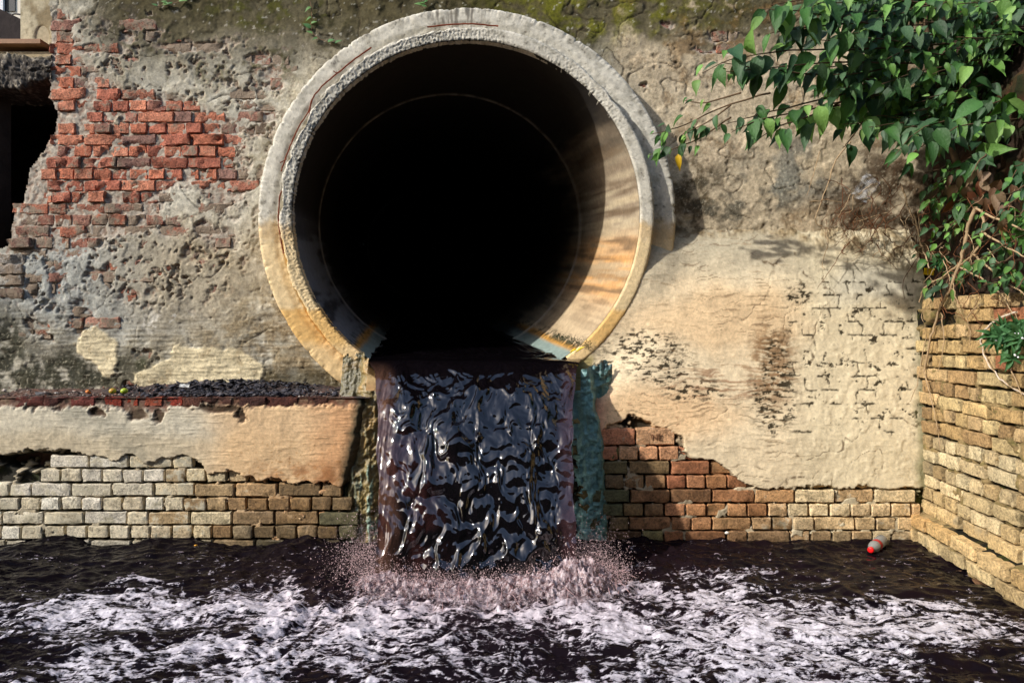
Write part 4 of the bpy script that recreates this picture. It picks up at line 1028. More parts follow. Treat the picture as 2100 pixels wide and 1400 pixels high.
H = H * (0.10 + 0.90 * fall) * (1 - 0.3 * lam) * (0.75 + 0.25 * ed) + lam * fall * 0.006 * fbm(Xw * 34, S * 2.0, 499, 3)
chan = ss(0.0, -0.25, S); H = H * (1 - chan) + chan * (0.010 * fbm(Xw * 6, S * 4, 503, 3) + 0.006 * fbm(Xw * 20, S * 12, 507, 3))
tx = np.gradient(path[:, 0]); tz = np.gradient(path[:, 1]); ln = np.hypot(tx, tz) + 1e-9; ny, nz = (tz / ln), (-tx / ln)
Yw = py_ + ny[:, None] * H; Zw = pz_ + nz[:, None] * H
C = np.ones(Xw.shape + (3,)) * np.array([0.0030, 0.0022, 0.0030])
C = C + (np.array([0.085, 0.042, 0.028]) - C) * (lam * fall)[..., None]
lw = ss(0.45, 0.8, S) * ss(0.45, 0.1, U) * ss(-0.3, 0.3, fbm(Xw * 6, S * 5, 511, 3))
C = C + (np.array([0.035, 0.012, 0.011]) - C) * (lw * 0.8)[..., None]
C = C + (np.array([0.050, 0.024, 0.026]) - C) * (ss(0.90, 0.985, U + 0.04 * H / 0.03) * fall * 0.7)[..., None]
wf = grid_obj('waterfall', np.stack([Xw, Yw, Zw], -1), C, M_FALL, None, None, flip=True)
tag(wf, 'sheet of black glossy waste water pouring out of the pipe', 'waterfall', kind='thing')

# splash where it lands: churned water and spray
m, nt, b = new_mat('spray')
at = nd(nt, 'ShaderNodeAttribute', attribute_name='Col')
n1 = pos_noise(nt, 120, 4, 0.7); n2 = pos_noise(nt, 34, 4, 0.7)
c = mixrgb(nt, ramp(nt, n2, 0.38, 0.62), tuple(lin((96, 62, 60))), at.outputs['Color'])
nt.links.new(c, b.inputs['Base Color']); b.inputs['Roughness'].default_value = 0.25; b.inputs['Specular IOR Level'].default_value = 0.7
bump(nt, b, [(n1, 0.7, 0.005), (n2, 0.6, 0.012)], 0)
n5 = pos_noise(nt, 120, 5, 0.75); al = math_n(nt, 'ADD', math_n(nt, 'MULTIPLY', n5, 1.6), math_n(nt, 'MULTIPLY', at.outputs['Alpha'], 1.0))
al = math_n(nt, 'MULTIPLY', math_n(nt, 'SUBTRACT', al, 1.02), 2.2); al.node.use_clamp = True; nt.links.new(al, b.inputs['Alpha'])
M_SPRAY = m
sx = np.arange(-1.05, 0.68, 0.0045); sy = np.arange(-1.25, -0.36, 0.0045)
X, Y = np.meshgrid(sx, sy)
qx, qy = to_px(X, Y, ZW)
base_line = -0.62 - 0.10 * np.cos((X - LX) * 2.6)
env = np.exp(-((Y - base_line) / np.where(Y < base_line, 0.23, 0.08)) ** 2)
hx = np.interp(qx, [700, 745, 790, 860, 960, 1060, 1120, 1180, 1225, 1265, 1300], [0, 0.04, 0.06, 0.045, 0.05, 0.06, 0.07, 0.11, 0.09, 0.03, 0])
r1 = ridge(X * 11, Y * 11, 521, 4, 0.62); r2 = fbm(X * 28, Y * 28, 526, 4, 0.65)
r3 = ridge(X * 34 + r2 * 0.6, Y * 34, 531, 3, 0.6)
Hs = env * hx * (0.56 + 0.60 * r1 + 0.30 * r2 + 0.06 * r3)
Zs = ZW - 0.02 + Hs * 1.25 + waves(X, Y) * 0.6
C = np.ones(X.shape + (3,)) * lin((146, 116, 116)); C = mixc(C, (204, 186, 188), ss(0.02, 0.5, r3 + r2 * 0.6)); C = mixc(C, (92, 58, 56), ss(0.0, 0.5, -r1 + 0.2) * 0.7)
keep = (Hs + 0.010 * r3) > 0.022
C = np.concatenate([C, (0.25 + 0.65 * ss(0.0, 0.09, Hs))[..., None]], -1)
tag(grid_obj('splash', np.stack([X, Y, Zs], -1), C, M_SPRAY, keep, None), 'pinkish churned splash at the foot of the falls', 'splash', kind='stuff')
# strands thrown up by the impact
V, Fc = [], []
for k in range(220):
    u_ = rng.uniform(735, 1270); x = (u_ - 1050) * (D - 0.62) / F; hmax = np.interp(u_, [735, 790, 960, 1120, 1190, 1240, 1270], [0.05, 0.08, 0.05, 0.07, 0.13, 0.10, 0.03]) * rng.uniform(0.25, 1.15)
    y = -0.62 - 0.10 * math.cos((x - LX) * 2.6) + rng.normal(0, 0.05); vx = rng.normal(0, 0.035) + (x - LX) * 0.03; vy = rng.normal(-0.03, 0.06)
    L0 = rng.uniform(0.0, 0.7); pts = []
    for t in np.linspace(L0, min(1.0, L0 + rng.uniform(0.12, 0.4)), 5):
        pts.append(Vector((x + vx * t * 2, y + vy * t * 2, ZW + 0.01 + hmax * 4 * t * (1 - t) + rng.normal(0, 0.002))))
    v_, f_ = tube(pts, [r * rng.uniform(0.4, 1.0) for r in (0.0006, 0.0015, 0.002, 0.0015, 0.0006)], 4); o = len(V); V += v_; Fc += [tuple(i + o for i in f) for f in f_]
tag(mesh_obj('splash_strands', V, Fc, mat_plain('thrown_water', (196, 160, 158), 0.15, 0.6, 0.2, 30, 0), None), 'thin pinkish strands of water thrown up by the falls', 'splash', kind='stuff')
# droplets
ico = [(0, 0, 1), (0.894, 0, 0.447), (0.276, 0.851, 0.447), (-0.724, 0.526, 0.447), (-0.724, -0.526, 0.447), (0.276, -0.851, 0.447), (0.724, 0.526, -0.447), (-0.276, 0.851, -0.447), (-0.894, 0, -0.447), (-0.276, -0.851, -0.447), (0.724, -0.526, -0.447), (0, 0, -1)]
icf = [(0, 1, 2), (0, 2, 3), (0, 3, 4), (0, 4, 5), (0, 5, 1), (1, 6, 2), (2, 7, 3), (3, 8, 4), (4, 9, 5), (5, 10, 1), (2, 6, 7), (3, 7, 8), (4, 8, 9), (5, 9, 10), (1, 10, 6), (6, 11, 7), (7, 11, 8), (8, 11, 9), (9, 11, 10), (10, 11, 6)]
ico = np.array(ico); icf = np.array(icf)
octa = np.array([(1, 0, 0), (-1, 0, 0), (0, 1, 0), (0, -1, 0), (0, 0, 1), (0, 0, -1)], float); octf = np.array([(0, 2, 4), (2, 1, 4), (1, 3, 4), (3, 0, 4), (2, 0, 5), (1, 2, 5), (3, 1, 5), (0, 3, 5)])
cs, rs = [], []
for k in range(26000):
    q = rng.choice([0, 1, 2], p=[0.55, 0.2, 0.25])
    if q == 0:
        u_ = rng.uniform(740, 1290); x = (u_ - 1050) * (D - 0.62) / F + rng.normal(0, 0.02)
        h = np.interp(u_, [740, 790, 960, 1120, 1180, 1240, 1290], [0.06, 0.09, 0.07, 0.09, 0.14, 0.10, 0.04])
        z = abs(rng.normal(0, 0.55)) * h; y = -0.62 - 0.10 * math.cos((x - LX) * 2.6) + rng.normal(0, 0.07)
    elif q == 1:
        x = (rng.normal(750, 34) - 1050) * (D - 0.45) / F; y = rng.normal(-0.45, 0.16); z = abs(rng.normal(0, 0.09))
    else:
        x = (rng.normal(1212, 36) - 1050) * (D - 0.5) / F; y = rng.normal(-0.5, 0.14); z = abs(rng.normal(0, 0.09))
    if y > -0.02: continue
    cs.append((x, y, ZW + 0.01 + z)); rs.append(min(0.0036, abs(rng.lognormal(-6.9, 0.45))))
cs = np.array(cs); rs = np.array(rs)
V = (cs[:, None, :] + octa[None] * rs[:, None, None] * np.array([1, 1, 1.25])).reshape(-1, 3)
Fa = (octf[None] + (np.arange(len(cs)) * 6)[:, None, None]).reshape(-1, 3)
m, nt, b = new_mat('droplets'); b.inputs['Base Color'].default_value = (*lin((222, 190, 188)), 1); b.inputs['Roughness'].default_value = 0.15
tag(mesh_obj('spray', V, Fa, m, None, True), 'fine pinkish droplets flying up around the falls', 'spray', kind='stuff')

# ------------------------------------------------------------------ earth bank above the return wall
S, Hh = np.meshgrid(np.arange(-0.6, 1.9, 0.02), np.arange(0, 2.4, 0.02))
n1 = fbm(S * 3, Hh * 3, 601, 5, 0.6); n2 = fbm(S * 14, Hh * 14, 606, 4, 0.6)
o_ = -0.10 - 0.16 * Hh + 0.09 * n1 + 0.03 * n2
zz = 0.08 + Hh * 0.98 + 0.03 * n2
C = np.ones(S.shape + (3,)) * lin((46, 34, 25)); C = mixc(C, (84, 50, 32), ss(0.05, 0.5, n1) * 0.6); C = mixc(C, (22, 20, 14), ss(0.0, 0.4, n2)); C = mixc(C, (40, 48, 22), ss(0.2, 0.5, n1 + n2) * 0.5)
bank = grid_obj('earth_bank', np.stack([CX + dv.x * S + nv.x * o_, CY + dv.y * S + nv.y * o_, zz], -1), np.concatenate([C, np.ones(S.shape + (1,))], -1), M_BED)
tag(bank, 'dark earth bank under the shrub above the return wall', kind='structure')

# ------------------------------------------------------------------ leafy shrub overhanging from the right
def mat_leaf(name):
    m, nt, b = new_mat(name)
    oi = nd(nt, 'ShaderNodeObjectInfo'); at = nd(nt, 'ShaderNodeAttribute', attribute_name='Col')
    c = mixrgb(nt, 1.0, oi.outputs['Color'], at.outputs['Color'], 'MULTIPLY')
    g = nd(nt, 'ShaderNodeNewGeometry')
    c2 = mixrgb(nt, 0.5, c, (0.20, 0.26, 0.12))
    c = mixrgb(nt, math_n(nt, 'MULTIPLY', g.outputs['Backfacing'], 0.5), c, c2)
    nt.links.new(c, b.inputs['Base Color']); b.inputs['Roughness'].default_value = 0.55; b.inputs['Specular IOR Level'].default_value = 0.35
    tr = nd(nt, 'ShaderNodeBsdfTranslucent')
    c3 = mixrgb(nt, 1.0, c, (1.3, 1.5, 0.5), 'MULTIPLY'); nt.links.new(c3, tr.inputs['Color'])
    mx = nd(nt, 'ShaderNodeMixShader'); mx.inputs[0].default_value = 0.22
    nt.links.new(b.outputs[0], mx.inputs[1]); nt.links.new(tr.outputs[0], mx.inputs[2])
    nt.links.new(mx.outputs[0], nt.nodes['Material Output'].inputs['Surface'])
    n1 = pos_noise(nt, 9, 3, 0.6, src='obj'); bump(nt, b, [(n1, 0.25, 0.02)], 0)
    return m
M_LEAF = mat_leaf('leaf'); M_BARK = mat_plain('shrub_bark', (92, 74, 54), 0.85, 0.2, 0.25, 40)
def leaf_geo(width, fold, droop, curl, seed, n=6):
    r = random.Random(seed); V = []; Fc = []; Cc = []
    for i in range(n + 1):
        t = i / n
        w = width * (math.sin(math.pi * min(1, t ** 0.72)) ** 0.85) * (1 - 0.25 * t) if 0 < i < n else 0.0
        if i == n - 1: w *= 0.62
        z0 = -droop * t * t + curl * math.sin(t * 4)
        for sx in (-1, 0, 1):
            V.append((sx * w * 0.5, t, z0 + abs(sx) * w * fold + r.uniform(-0.008, 0.008)))
            k = 1.0 if sx else 1.22
            Cc.append((k, k, k * 0.95))
    for i in range(n):
        for q in (0, 1):
            a = i * 3 + q
            Fc.append((a, a + 1, a + 4, a + 3))
    return np.array(V), Fc, np.array(Cc)
LEAFG = [leaf_geo(0.52 + 0.10 * math.sin(i * 2.1), 0.16 + 0.14 * ((i * 37) % 7) / 7, 0.12 + 0.35 * ((i * 53) % 9) / 9, 0.03 * math.sin(i), i) for i in range(9)]
def leaf_mesh(i, mat):
    V, Fc, Cc = LEAFG[i]; me = bpy.data.meshes.new('leaf'); me.from_pydata([tuple(v) for v in V], [], Fc)
    a = me.color_attributes.new('Col', 'FLOAT_COLOR', 'POINT'); a.data.foreach_set('color', np.concatenate([Cc, np.ones((len(Cc), 1))], 1).astype(np.float32).ravel())
    me.polygons.foreach_set('use_smooth', np.ones(len(me.polygons), bool)); me.update(); me.materials.append(mat); return me
LEAFM = [leaf_mesh(i, M_LEAF) for i in range(9)]
GREENS = [(58, 96, 46), (48, 82, 42), (70, 110, 50), (86, 126, 58), (42, 72, 44), (60, 90, 58), (100, 142, 66), (118, 154, 80), (38, 66, 34), (72, 100, 70), (54, 92, 40)]

def leaf_matrix(pos, axis, facing, length):
    a = axis.normalized(); n = (facing - a * facing.dot(a))
    n = n.normalized() if n.length > 1e-4 else Vector((0, -1, 0)); s = a.cross(n)
    M = Matrix(((s.x, a.x, n.x, pos.x), (s.y, a.y, n.y, pos.y), (s.z, a.z, n.z, pos.z), (0, 0, 0, 1)))
    return M @ Matrix.Scale(length, 4)

leaves = []      # (matrix, variant, colour, size)
def spray(pts, start=0.0, spacing=0.034, length=0.11, droop=0.8, tone=None, rnd=random):
    q = smooth_path([P(*p) for p in pts], 8, 0.003); tot = 0; acc = 0
    segs = [(q[i + 1] - q[i]).length for i in range(len(q) - 1)]; full = sum(segs); side = 1
    for i, L in enumerate(segs):
        tot += L; acc += L
        if tot / full < start: acc = 0; continue
        if acc >= spacing:
            acc = 0; side = -side; d = (q[i + 1] - q[i]).normalized()
            lat = d.cross(Vector((0, -0.5, 0.85))).normalized() * side
            ax = d * rnd.uniform(0.15, 0.7) + lat * rnd.uniform(0.1, 0.6) + Vector((0, -0.15, -droop * rnd.uniform(0.5, 1.3))) + Vector((rnd.gauss(0, 0.38), rnd.gauss(0, 0.3), rnd.gauss(0, 0.28)))
            fc = Vector((-0.35 + rnd.gauss(0, 0.35), -0.75, 0.55 + rnd.gauss(0, 0.3)))
            ln = length * rnd.uniform(0.6, 1.35) * (0.65 if tot / full > 0.93 else 1.0)
            c = tone or rnd.choice(GREENS)
            leaves.append((leaf_matrix(q[i] + lat * 0.012 + Vector((rnd.gauss(0, 0.02), rnd.gauss(0, 0.03), rnd.gauss(0, 0.02))), ax, fc, ln), rnd.randrange(9), lin(c) * rnd.uniform(0.6, 1.15), ln))
    return q

shrub = thing('leafy_shrub', P(2010, 420, 0.0), 'broad-leaved green shrub overhanging the wall from the upper right', 'shrub')
rs_ = random.Random(31)
BR_ = [([(1960, 90, -0.15), (1780, 100, -0.35), (1620, 104, -0.45), (1500, 122, -0.48), (1440, 150, -0.5)], 0.1, 0.024, 0.125),
       ([(1900, 130, -0.2), (1720, 128, -0.4), (1580, 140, -0.45), (1470, 150, -0.46)], 0.1, 0.024, 0.115),
       ([(1800, 165, -0.2), (1640, 150, -0.42), (1520, 135, -0.44), (1480, 128, -0.45)], 0.2, 0.026, 0.12),
       ([(1800, 190, -0.2), (1660, 225, -0.4), (1560, 245, -0.44), (1500, 272, -0.46)], 0.3, 0.024, 0.115),
       ([(1780, 180, -0.2), (1640, 215, -0.38), (1540, 240, -0.4), (1490, 255, -0.42)], 0.45, 0.028, 0.10),
       ([(1720, 215, -0.3), (1640, 245, -0.4), (1590, 262, -0.42), (1540, 300, -0.44)], 0.2, 0.026, 0.11),
       ([(1740, 200, -0.25), (1690, 232, -0.35), (1665, 262, -0.36)], 0.3, 0.022, 0.10),
       ([(1580, 190, -0.35), (1470, 225, -0.2), (1390, 262, -0.08), (1335, 275, -0.05)], 0.62, 0.016, 0.075),
       ([(1500, 240, -0.3), (1430, 285, -0.1), (1380, 305, -0.06), (1330, 318, -0.05)], 0.5, 0.014, 0.075),
       ([(1500, 215, -0.3), (1450, 252, -0.2), (1400, 275, -0.1)], 0.4, 0.016, 0.07),
       ([(1520, 190, -0.3), (1450, 210, -0.2), (1402, 206, -0.15)], 0.6, 0.02, 0.065),
       ([(1880, 70, -0.2), (1740, 40, -0.4), (1640, 24, -0.5), (1565, 18, -0.5)], 0.1, 0.024, 0.13),
       ([(1850, 40, -0.2), (1720, 50, -0.4), (1620, 62, -0.48), (1570, 70, -0.5)], 0.2, 0.026, 0.12),
       ([(1900, 10, -0.2), (1760, -10, -0.4), (1640, 0, -0.5), (1580, 10, -0.5)], 0.2, 0.026, 0.13),
       ([(1900, 95, -0.2), (1780, 78, -0.4), (1700, 84, -0.48)], 0.2, 0.026, 0.13),
       ([(2050, 235, -0.2), (1950, 245, -0.4), (1880, 270, -0.5), (1835, 318, -0.52)], 0.15, 0.024, 0.115),
       ([(2060, 260, -0.2), (1960, 265, -0.4), (1890, 300, -0.5), (1850, 335, -0.52)], 0.2, 0.026, 0.11),
       ([(2120, 240, -0.3), (2030, 250, -0.5), (1960, 262, -0.55), (1920, 295, -0.55)], 0.1, 0.026, 0.12),
       ([(2120, 190, -0.3), (2040, 210, -0.5), (1980, 230, -0.5)], 0.1, 0.028, 0.12),
       ([(1780, 215, -0.1), (1745, 245, -0.12), (1725, 268, -0.12)], 0.5, 0.022, 0.07),
       ([(1770, 250, -0.05), (1740, 290, -0.08), (1728, 305, -0.08)], 0.8, 0.016, 0.09),
       ([(2130, 330, -0.5), (2090, 345, -0.6), (2075, 370, -0.6)], 0.1, 0.022, 0.13),
       ([(2000, 390, -0.3), (1985, 402, -0.4), (1965, 412, -0.42)], 0.3, 0.02, 0.10),
       ([(2040, 310, -0.3), (2000, 320, -0.45), (1970, 335, -0.5)], 0.2, 0.024, 0.12)]
for k in range(135):
    bx = rs_.uniform(1730, 2150); by = rs_.uniform(-30, 255)
    if 1820 < bx < 1900 and 110 < by < 175: continue
    if bx > 2040 and 110 < by < 190: continue
    l_ = rs_.uniform(90, 190); y0 = rs_.uniform(-0.25, 0.12)
    BR_.append(([(bx + l_ * 0.5, by - rs_.uniform(0, 25), y0 + 0.1), (bx, by, y0 - 0.08), (bx - l_ * 0.5, by + rs_.uniform(-8, 30), y0 - 0.18)], 0.0, 0.019, rs_.uniform(0.07, 0.115)))
for k in range(34):       # small dark growth under the crown, over the corner
    bx = rs_.uniform(1900, 2120); by = rs_.uniform(330, 590); l_ = rs_.uniform(30, 70); y0 = RW(bx, rs_.uniform(-0.03, 0.05))
    BR_.append(([(bx + l_ * 0.5, by - 14, y0), (bx, by, y0 - 0.03), (bx - l_ * 0.5, by + rs_.uniform(4, 30), y0 - 0.05)], 0.0, 0.016, rs_.uniform(0.035, 0.07)))
for pts, s0, sp, ln in BR_:
    q = spray(pts, s0, sp, ln, 0.8, None, rs_)
    V, Fc = tube(q[::2] + [q[-1]], [0.0055 * (1 - 0.75 * i / (len(q[::2]))) for i in range(len(q[::2]) + 1)], 5)
    mesh_obj('branch', V, Fc, M_BARK, shrub)
spray([(2130, 425, -0.55), (2075, 455, -0.6), (2050, 462, -0.6)], 0.1, 0.018, 0.085, 0.3, (84, 124, 50), rs_)
spray([(2130, 470, -0.55), (2080, 478, -0.6), (2060, 482, -0.6)], 0.1, 0.02, 0.08, 0.5, (78, 118, 48), rs_)
for pts, r0 in [([(2000, 430, -0.2), (1960, 330, -0.15), (1930, 200, -0.1), (1900, 60, -0.1), (1890, -60, -0.1)], 0.02), ([(1990, 430, -0.2), (2010, 300, -0.2), (2060, 180, -0.2), (2120, 60, -0.2)], 0.016), ([(1870, -60, -0.05), (1868, 60, -0.05), (1872, 130, -0.1)], 0.013)]:
    q = smooth_path([P(*p) for p in pts], 6, 0.004); V, Fc = tube(q, [r0 * (1 - 0.5 * i / len(q)) for i in range(len(q))], 7); mesh_obj('stem', V, Fc, M_BARK, shrub)
# the one yellow leaf
leaves.append((leaf_matrix(P(1390, 316, -0.1), Vector((0.1, -0.1, -1)), Vector((-0.3, -1, 0.2)), 0.09), 2, lin((196, 158, 30)), 1.0))
# nearest and largest 298 leaves are single parts, the rest one mass
def vis_key(l):
    p = l[0].translation; qx, qy = to_px(p.x, p.y, p.z)
    return -(l[3] / (D + p.y)) + (1 if not (1300 < qx < 2110 and -25 < qy < 520) else 0) + 0.012 * (p.y) 
leaves.sort(key=vis_key)
for M, vi, c, ln in leaves[:296]:
    o = bpy.data.objects.new('leaf', LEAFM[vi]); COL.objects.link(o); o.parent = shrub
    o.matrix_local = Matrix.Translation(-Vector(shrub.location)) @ M; o.color = (*c, 1)
V, Fc, Cc = [], [], []; off = 0
for M, vi, c, ln in leaves[296:]:
    g, f, cc = LEAFG[vi]; Mn = np.array(M)
    V.append(g @ Mn[:3, :3].T + Mn[:3, 3]); Fc += [tuple(k + off for k in t) for t in f]; Cc.append(cc * c); off += len(g)
if V:
    fo = mesh_obj('foliage', np.concatenate(V), np.array(Fc), M_LEAF, shrub, True, np.concatenate(Cc)); fo['kind'] = 'stuff'; fo.color = (1, 1, 1, 1)
print('leaves', len(leaves))

# ------------------------------------------------------------------ dry creeper: dead stems and roots hanging over the corner
M_TWIG = mat_plain('dry_stem', (164, 140, 108), 0.85, 0.2, 0.25, 30); M_ROOT = mat_plain('reddish_root', (104, 66, 42), 0.9, 0.2, 0.3, 30)
creep = thing('dry_creeper', P(1960, 640, 0.0), 'tangle of bare brown dead stems hanging over the corner of the return wall', 'creeper')
def stem(pts, r, mat=M_TWIG, nm='stem', sub=6, jit=0.004):
    pts = [(a, b, min(y, RW(a, 0.02)) if a > 1897 else y) for a, b, y in pts]
    q = smooth_path([P(*p) for p in pts], sub, jit, rs_); V, Fc = tube(q, [r * (1 - 0.6 * i / len(q)) for i in range(len(q))], 5); return mesh_obj(nm, V, Fc, mat, creep)
for pts, r in [([(2000, 425, -0.25), (1985, 470, -0.25), (1972, 530, -0.22), (1950, 590, -0.18), (1925, 640, -0.1), (1908, 700, -0.02), (1895, 760, 0.0)], 0.011),
               ([(2015, 430, -0.25), (2016, 480, -0.25), (1998, 520, -0.22), (1965, 545, -0.2)], 0.008),
               ([(1968, 540, -0.2), (1930, 570, -0.1), (1895, 590, -0.05), (1885, 620, 0.0)], 0.006),
               ([(2000, 428, -0.25), (2060, 455, -0.4), (2110, 475, -0.5)], 0.007), ([(2012, 475, -0.25), (2060, 505, -0.35), (2110, 530, -0.5)], 0.006),
               ([(1996, 520, -0.22), (2040, 560, -0.3), (2110, 610, -0.45)], 0.006), ([(1970, 550, -0.2), (2010, 570, -0.28), (2050, 600, -0.3), (2075, 640, -0.35)], 0.005),
               ([(1895, 760, 0.0), (1905, 800, -0.02), (1915, 840, -0.04), (1925, 890, -0.04), (1928, 920, -0.05)], 0.004), ([(1900, 690, 0.0), (1880, 790, 0.0), (1862, 830, 0.02)], 0.003),
               ([(1930, 640, -0.1), (1935, 700, -0.08), (1925, 760, -0.06)], 0.004), ([(1955, 560, -0.15), (1958, 600, -0.15), (1970, 640, -0.15)], 0.004),
               ([(2085, 640, -0.6), (2050, 650, -0.55), (2018, 680, -0.5), (2014, 712, -0.48), (2035, 755, -0.5), (2070, 790, -0.6), (2110, 812, -0.7)], 0.0045),
               ([(2060, 720, -0.5), (2075, 760, -0.55), (2095, 810, -0.6)], 0.004), ([(1875, 440, 0.1), (1890, 500, 0.05), (1905, 545, 0.0), (1912, 560, 0.0)], 0.006), ([(1850, 380, 0.2), (1868, 440, 0.15), (1885, 480, 0.1)], 0.006),
               ([(1745, 290, 0.25), (1715, 330, 0.25), (1690, 400, 0.28), (1672, 450, 0.3), (1690, 465, 0.3), (1718, 474, 0.3)], 0.0045), ([(1682, 310, 0.3), (1665, 370, 0.32), (1655, 400, 0.34)], 0.003),
               ([(1662, 415, 0.3), (1700, 410, 0.28), (1740, 420, 0.28)], 0.003), ([(1750, 456, 0.28), (1790, 445, 0.25), (1820, 436, 0.22)], 0.005), ([(1760, 400, 0.25), (1785, 380, 0.2), (1800, 378, 0.2)], 0.004)]:
    stem(pts, r, M_TWIG)
stem([(2085, 640, -0.62), (2050, 652, -0.57), (2018, 682, -0.52), (2014, 714, -0.50), (2035, 757, -0.52), (2070, 792, -0.62), (2110, 814, -0.72)], 0.005, mat_plain('pale_root', (206, 190, 172), 0.7), 'root')
for k in range(110):
    bx = rs_.uniform(1690, 2090); by = rs_.uniform(360, 520) if bx < 1900 else rs_.uniform(380, 640); yy = float(-0.05 - 0.45 * ss(1940, 2090, bx)) if bx > 1890 else 0.26
    pts = [(bx, by, yy - rs_.uniform(0, 0.12))]
    for j in range(3): pts.append((pts[-1][0] + rs_.uniform(-26, 26), pts[-1][1] + rs_.uniform(2, 34), yy - rs_.uniform(0, 0.12)))
    stem(pts, rs_.uniform(0.0015, 0.003), rs_.choice([M_TWIG, M_ROOT, M_ROOT]), 'root', 4)
for k in range(36):
    bx = rs_.gauss(1742, 26); by = rs_.uniform(420, 470)
    stem([(bx, by, 0.25), (bx + rs_.uniform(-20, 12), by + 20, 0.22), (bx + rs_.uniform(-34, 20), by + 40, 0.24)], 0.0016, M_ROOT, 'root', 3)
# dead leaves caught in it
M_DEAD = mat_leaf('dead_leaf')
DEADM = [leaf_mesh(i, M_DEAD) for i in range(3)]
for k in range(30):
    bx = rs_.uniform(1930, 2100); by = rs_.uniform(340, 450)
    o = bpy.data.objects.new('dead_leaf', DEADM[k % 3]); COL.objects.link(o); o.parent = creep
    o.matrix_local = Matrix.Translation(-Vector(creep.location)) @ leaf_matrix(P(bx, by, RW(bx, 0.03) + rs_.gauss(0, 0.03)), Vector((rs_.gauss(0, 0.6), rs_.gauss(0, 0.4), -1)), Vector((-0.4 + rs_.gauss(0, 0.4), -1, rs_.gauss(0.2, 0.4))), rs_.uniform(0.05, 0.10))
    o.color = (*(lin(rs_.choice([(120, 98, 78), (96, 70, 52), (140, 118, 96), (104, 62, 42)]))), 1)

# ------------------------------------------------------------------ flowering weed on the return wall, sprigs above the pipe
def narrow_weed(name, center, n_ros, spread, label, cat, ln=0.07, tone=((62, 104, 62), (50, 90, 52), (74, 116, 74)), flowers=True, width=0.32):
    t = thing(name, center, label, cat)
    for k in range(n_ros):
        c = Vector(center) + Vector((rs_.gauss(0, spread), rs_.gauss(0, spread * 0.6), rs_.gauss(0, spread * 0.8)))
        V, Fc = tube([Vector(center) + Vector((0.05, 0.06, -0.03)), (Vector(center) + c) / 2 + Vector((0, 0, 0.01)), c], 0.0025, 4); mesh_obj('stem', V, Fc, M_LEAFSTEM, t)
        for j in range(9):
            a = j * 2.4 + rs_.uniform(-0.3, 0.3); ax = Vector((math.cos(a), -0.35 + rs_.gauss(0, 0.2), math.sin(a) * 0.9 - 0.1))
            o = bpy.data.objects.new('leaf', LEAFM[rs_.randrange(9)]); COL.objects.link(o); o.parent = t
            M = leaf_matrix(c, ax, Vector((-0.3, -1, 0.5)), ln * rs_.uniform(0.7, 1.2)) @ Matrix.Diagonal((width / 0.58, 1, 1, 1))
            o.matrix_local = Matrix.Translation(-Vector(t.location)) @ M; o.color = (*(lin(rs_.choice(tone))), 1)
        if flowers and k % 3 == 0:
            for j in range(3):
                p = c + Vector((rs_.gauss(0, 0.008), -0.02, rs_.gauss(0.008, 0.006)))
                mesh_obj('flower', np.array(p) + ico * 0.0045, icf, M_WHITE, t)
    return t
M_LEAFSTEM = mat_plain('green_stem', (92, 108, 56), 0.6); M_WHITE = mat_plain('white_petal', (236, 232, 236), 0.6, 0.3, 0.05)
narrow_weed('flowering_weed', P(2076, 686, RW(2076, 0.06)), 20, 0.042, 'narrow-leaved weed with tiny white flowers growing on the return wall', 'weed')
narrow_weed('small_weed', P(1925, 545, RW(1925, 0.03)), 4, 0.02, 'little feathery green weed beside the yellow wrapper', 'weed', 0.045, ((40, 84, 50), (52, 96, 56)), False, 0.25)
def sprig(pts, n, label, ln, y):
    t = thing('creeping_sprig', P(pts[0][0], pts[0][1], y), label, 'sprig')
    q = smooth_path([P(a, b, y) for a, b in pts], 6, 0.002, rs_); V, Fc = tube(q, 0.0025, 5); mesh_obj('stem', V, Fc, mat_plain('reddish_stem', (120, 92, 62), 0.7), t)
    for k in range(n):
        p = q[min(len(q) - 1, int((k + 0.6) / n * len(q)))]
        o = bpy.data.objects.new('leaf', LEAFM[k % 9]); COL.objects.link(o); o.parent = t
        o.matrix_local = Matrix.Translation(-Vector(t.location)) @ leaf_matrix(p, Vector((rs_.choice([-1, 1]) * 0.8, -0.3, rs_.uniform(-0.5, 0.6))), Vector((-0.2, -1, 0.5)), ln * rs_.uniform(0.7, 1.2))
        o.color = (*(lin(rs_.choice([(88, 128, 66), (104, 144, 84), (70, 112, 60)]))), 1)
sprig([(634, -12), (640, 30), (638, 58), (652, 78), (690, 92)], 9, 'thin creeping sprig trailing down to the top left of the pipe rim', 0.05, YU - 0.03)
sprig([(382, -12), (362, 6), (340, 8), (322, 14)], 6, 'short leafy sprig at the top edge above the red bricks', 0.055, YU - 0.03)
sprig([(888, -12), (872, 8), (862, 12)], 5, 'tiny sprig hanging just above the top of the pipe', 0.045, YU - 0.03)

# ------------------------------------------------------------------ litter and small things
def lathe(prof, n=20):
    V = []; Fc = []
    for r, h in prof:
        for k in range(n): V.append((r * math.cos(2 * math.pi * k / n), r * math.sin(2 * math.pi * k / n), h))
    for i in range(len(prof) - 1):
        for k in range(n): Fc.append((i * n + k, i * n + (k + 1) % n, (i + 1) * n + (k + 1) % n, (i + 1) * n + k))
    Fc.append(tuple(reversed(range(n)))); Fc.append(tuple((len(prof) - 1) * n + k for k in range(n)))
    return np.array(V), Fc
def placed(V, M): Mn = np.array(M); return V @ Mn[:3, :3].T + Mn[:3, 3]
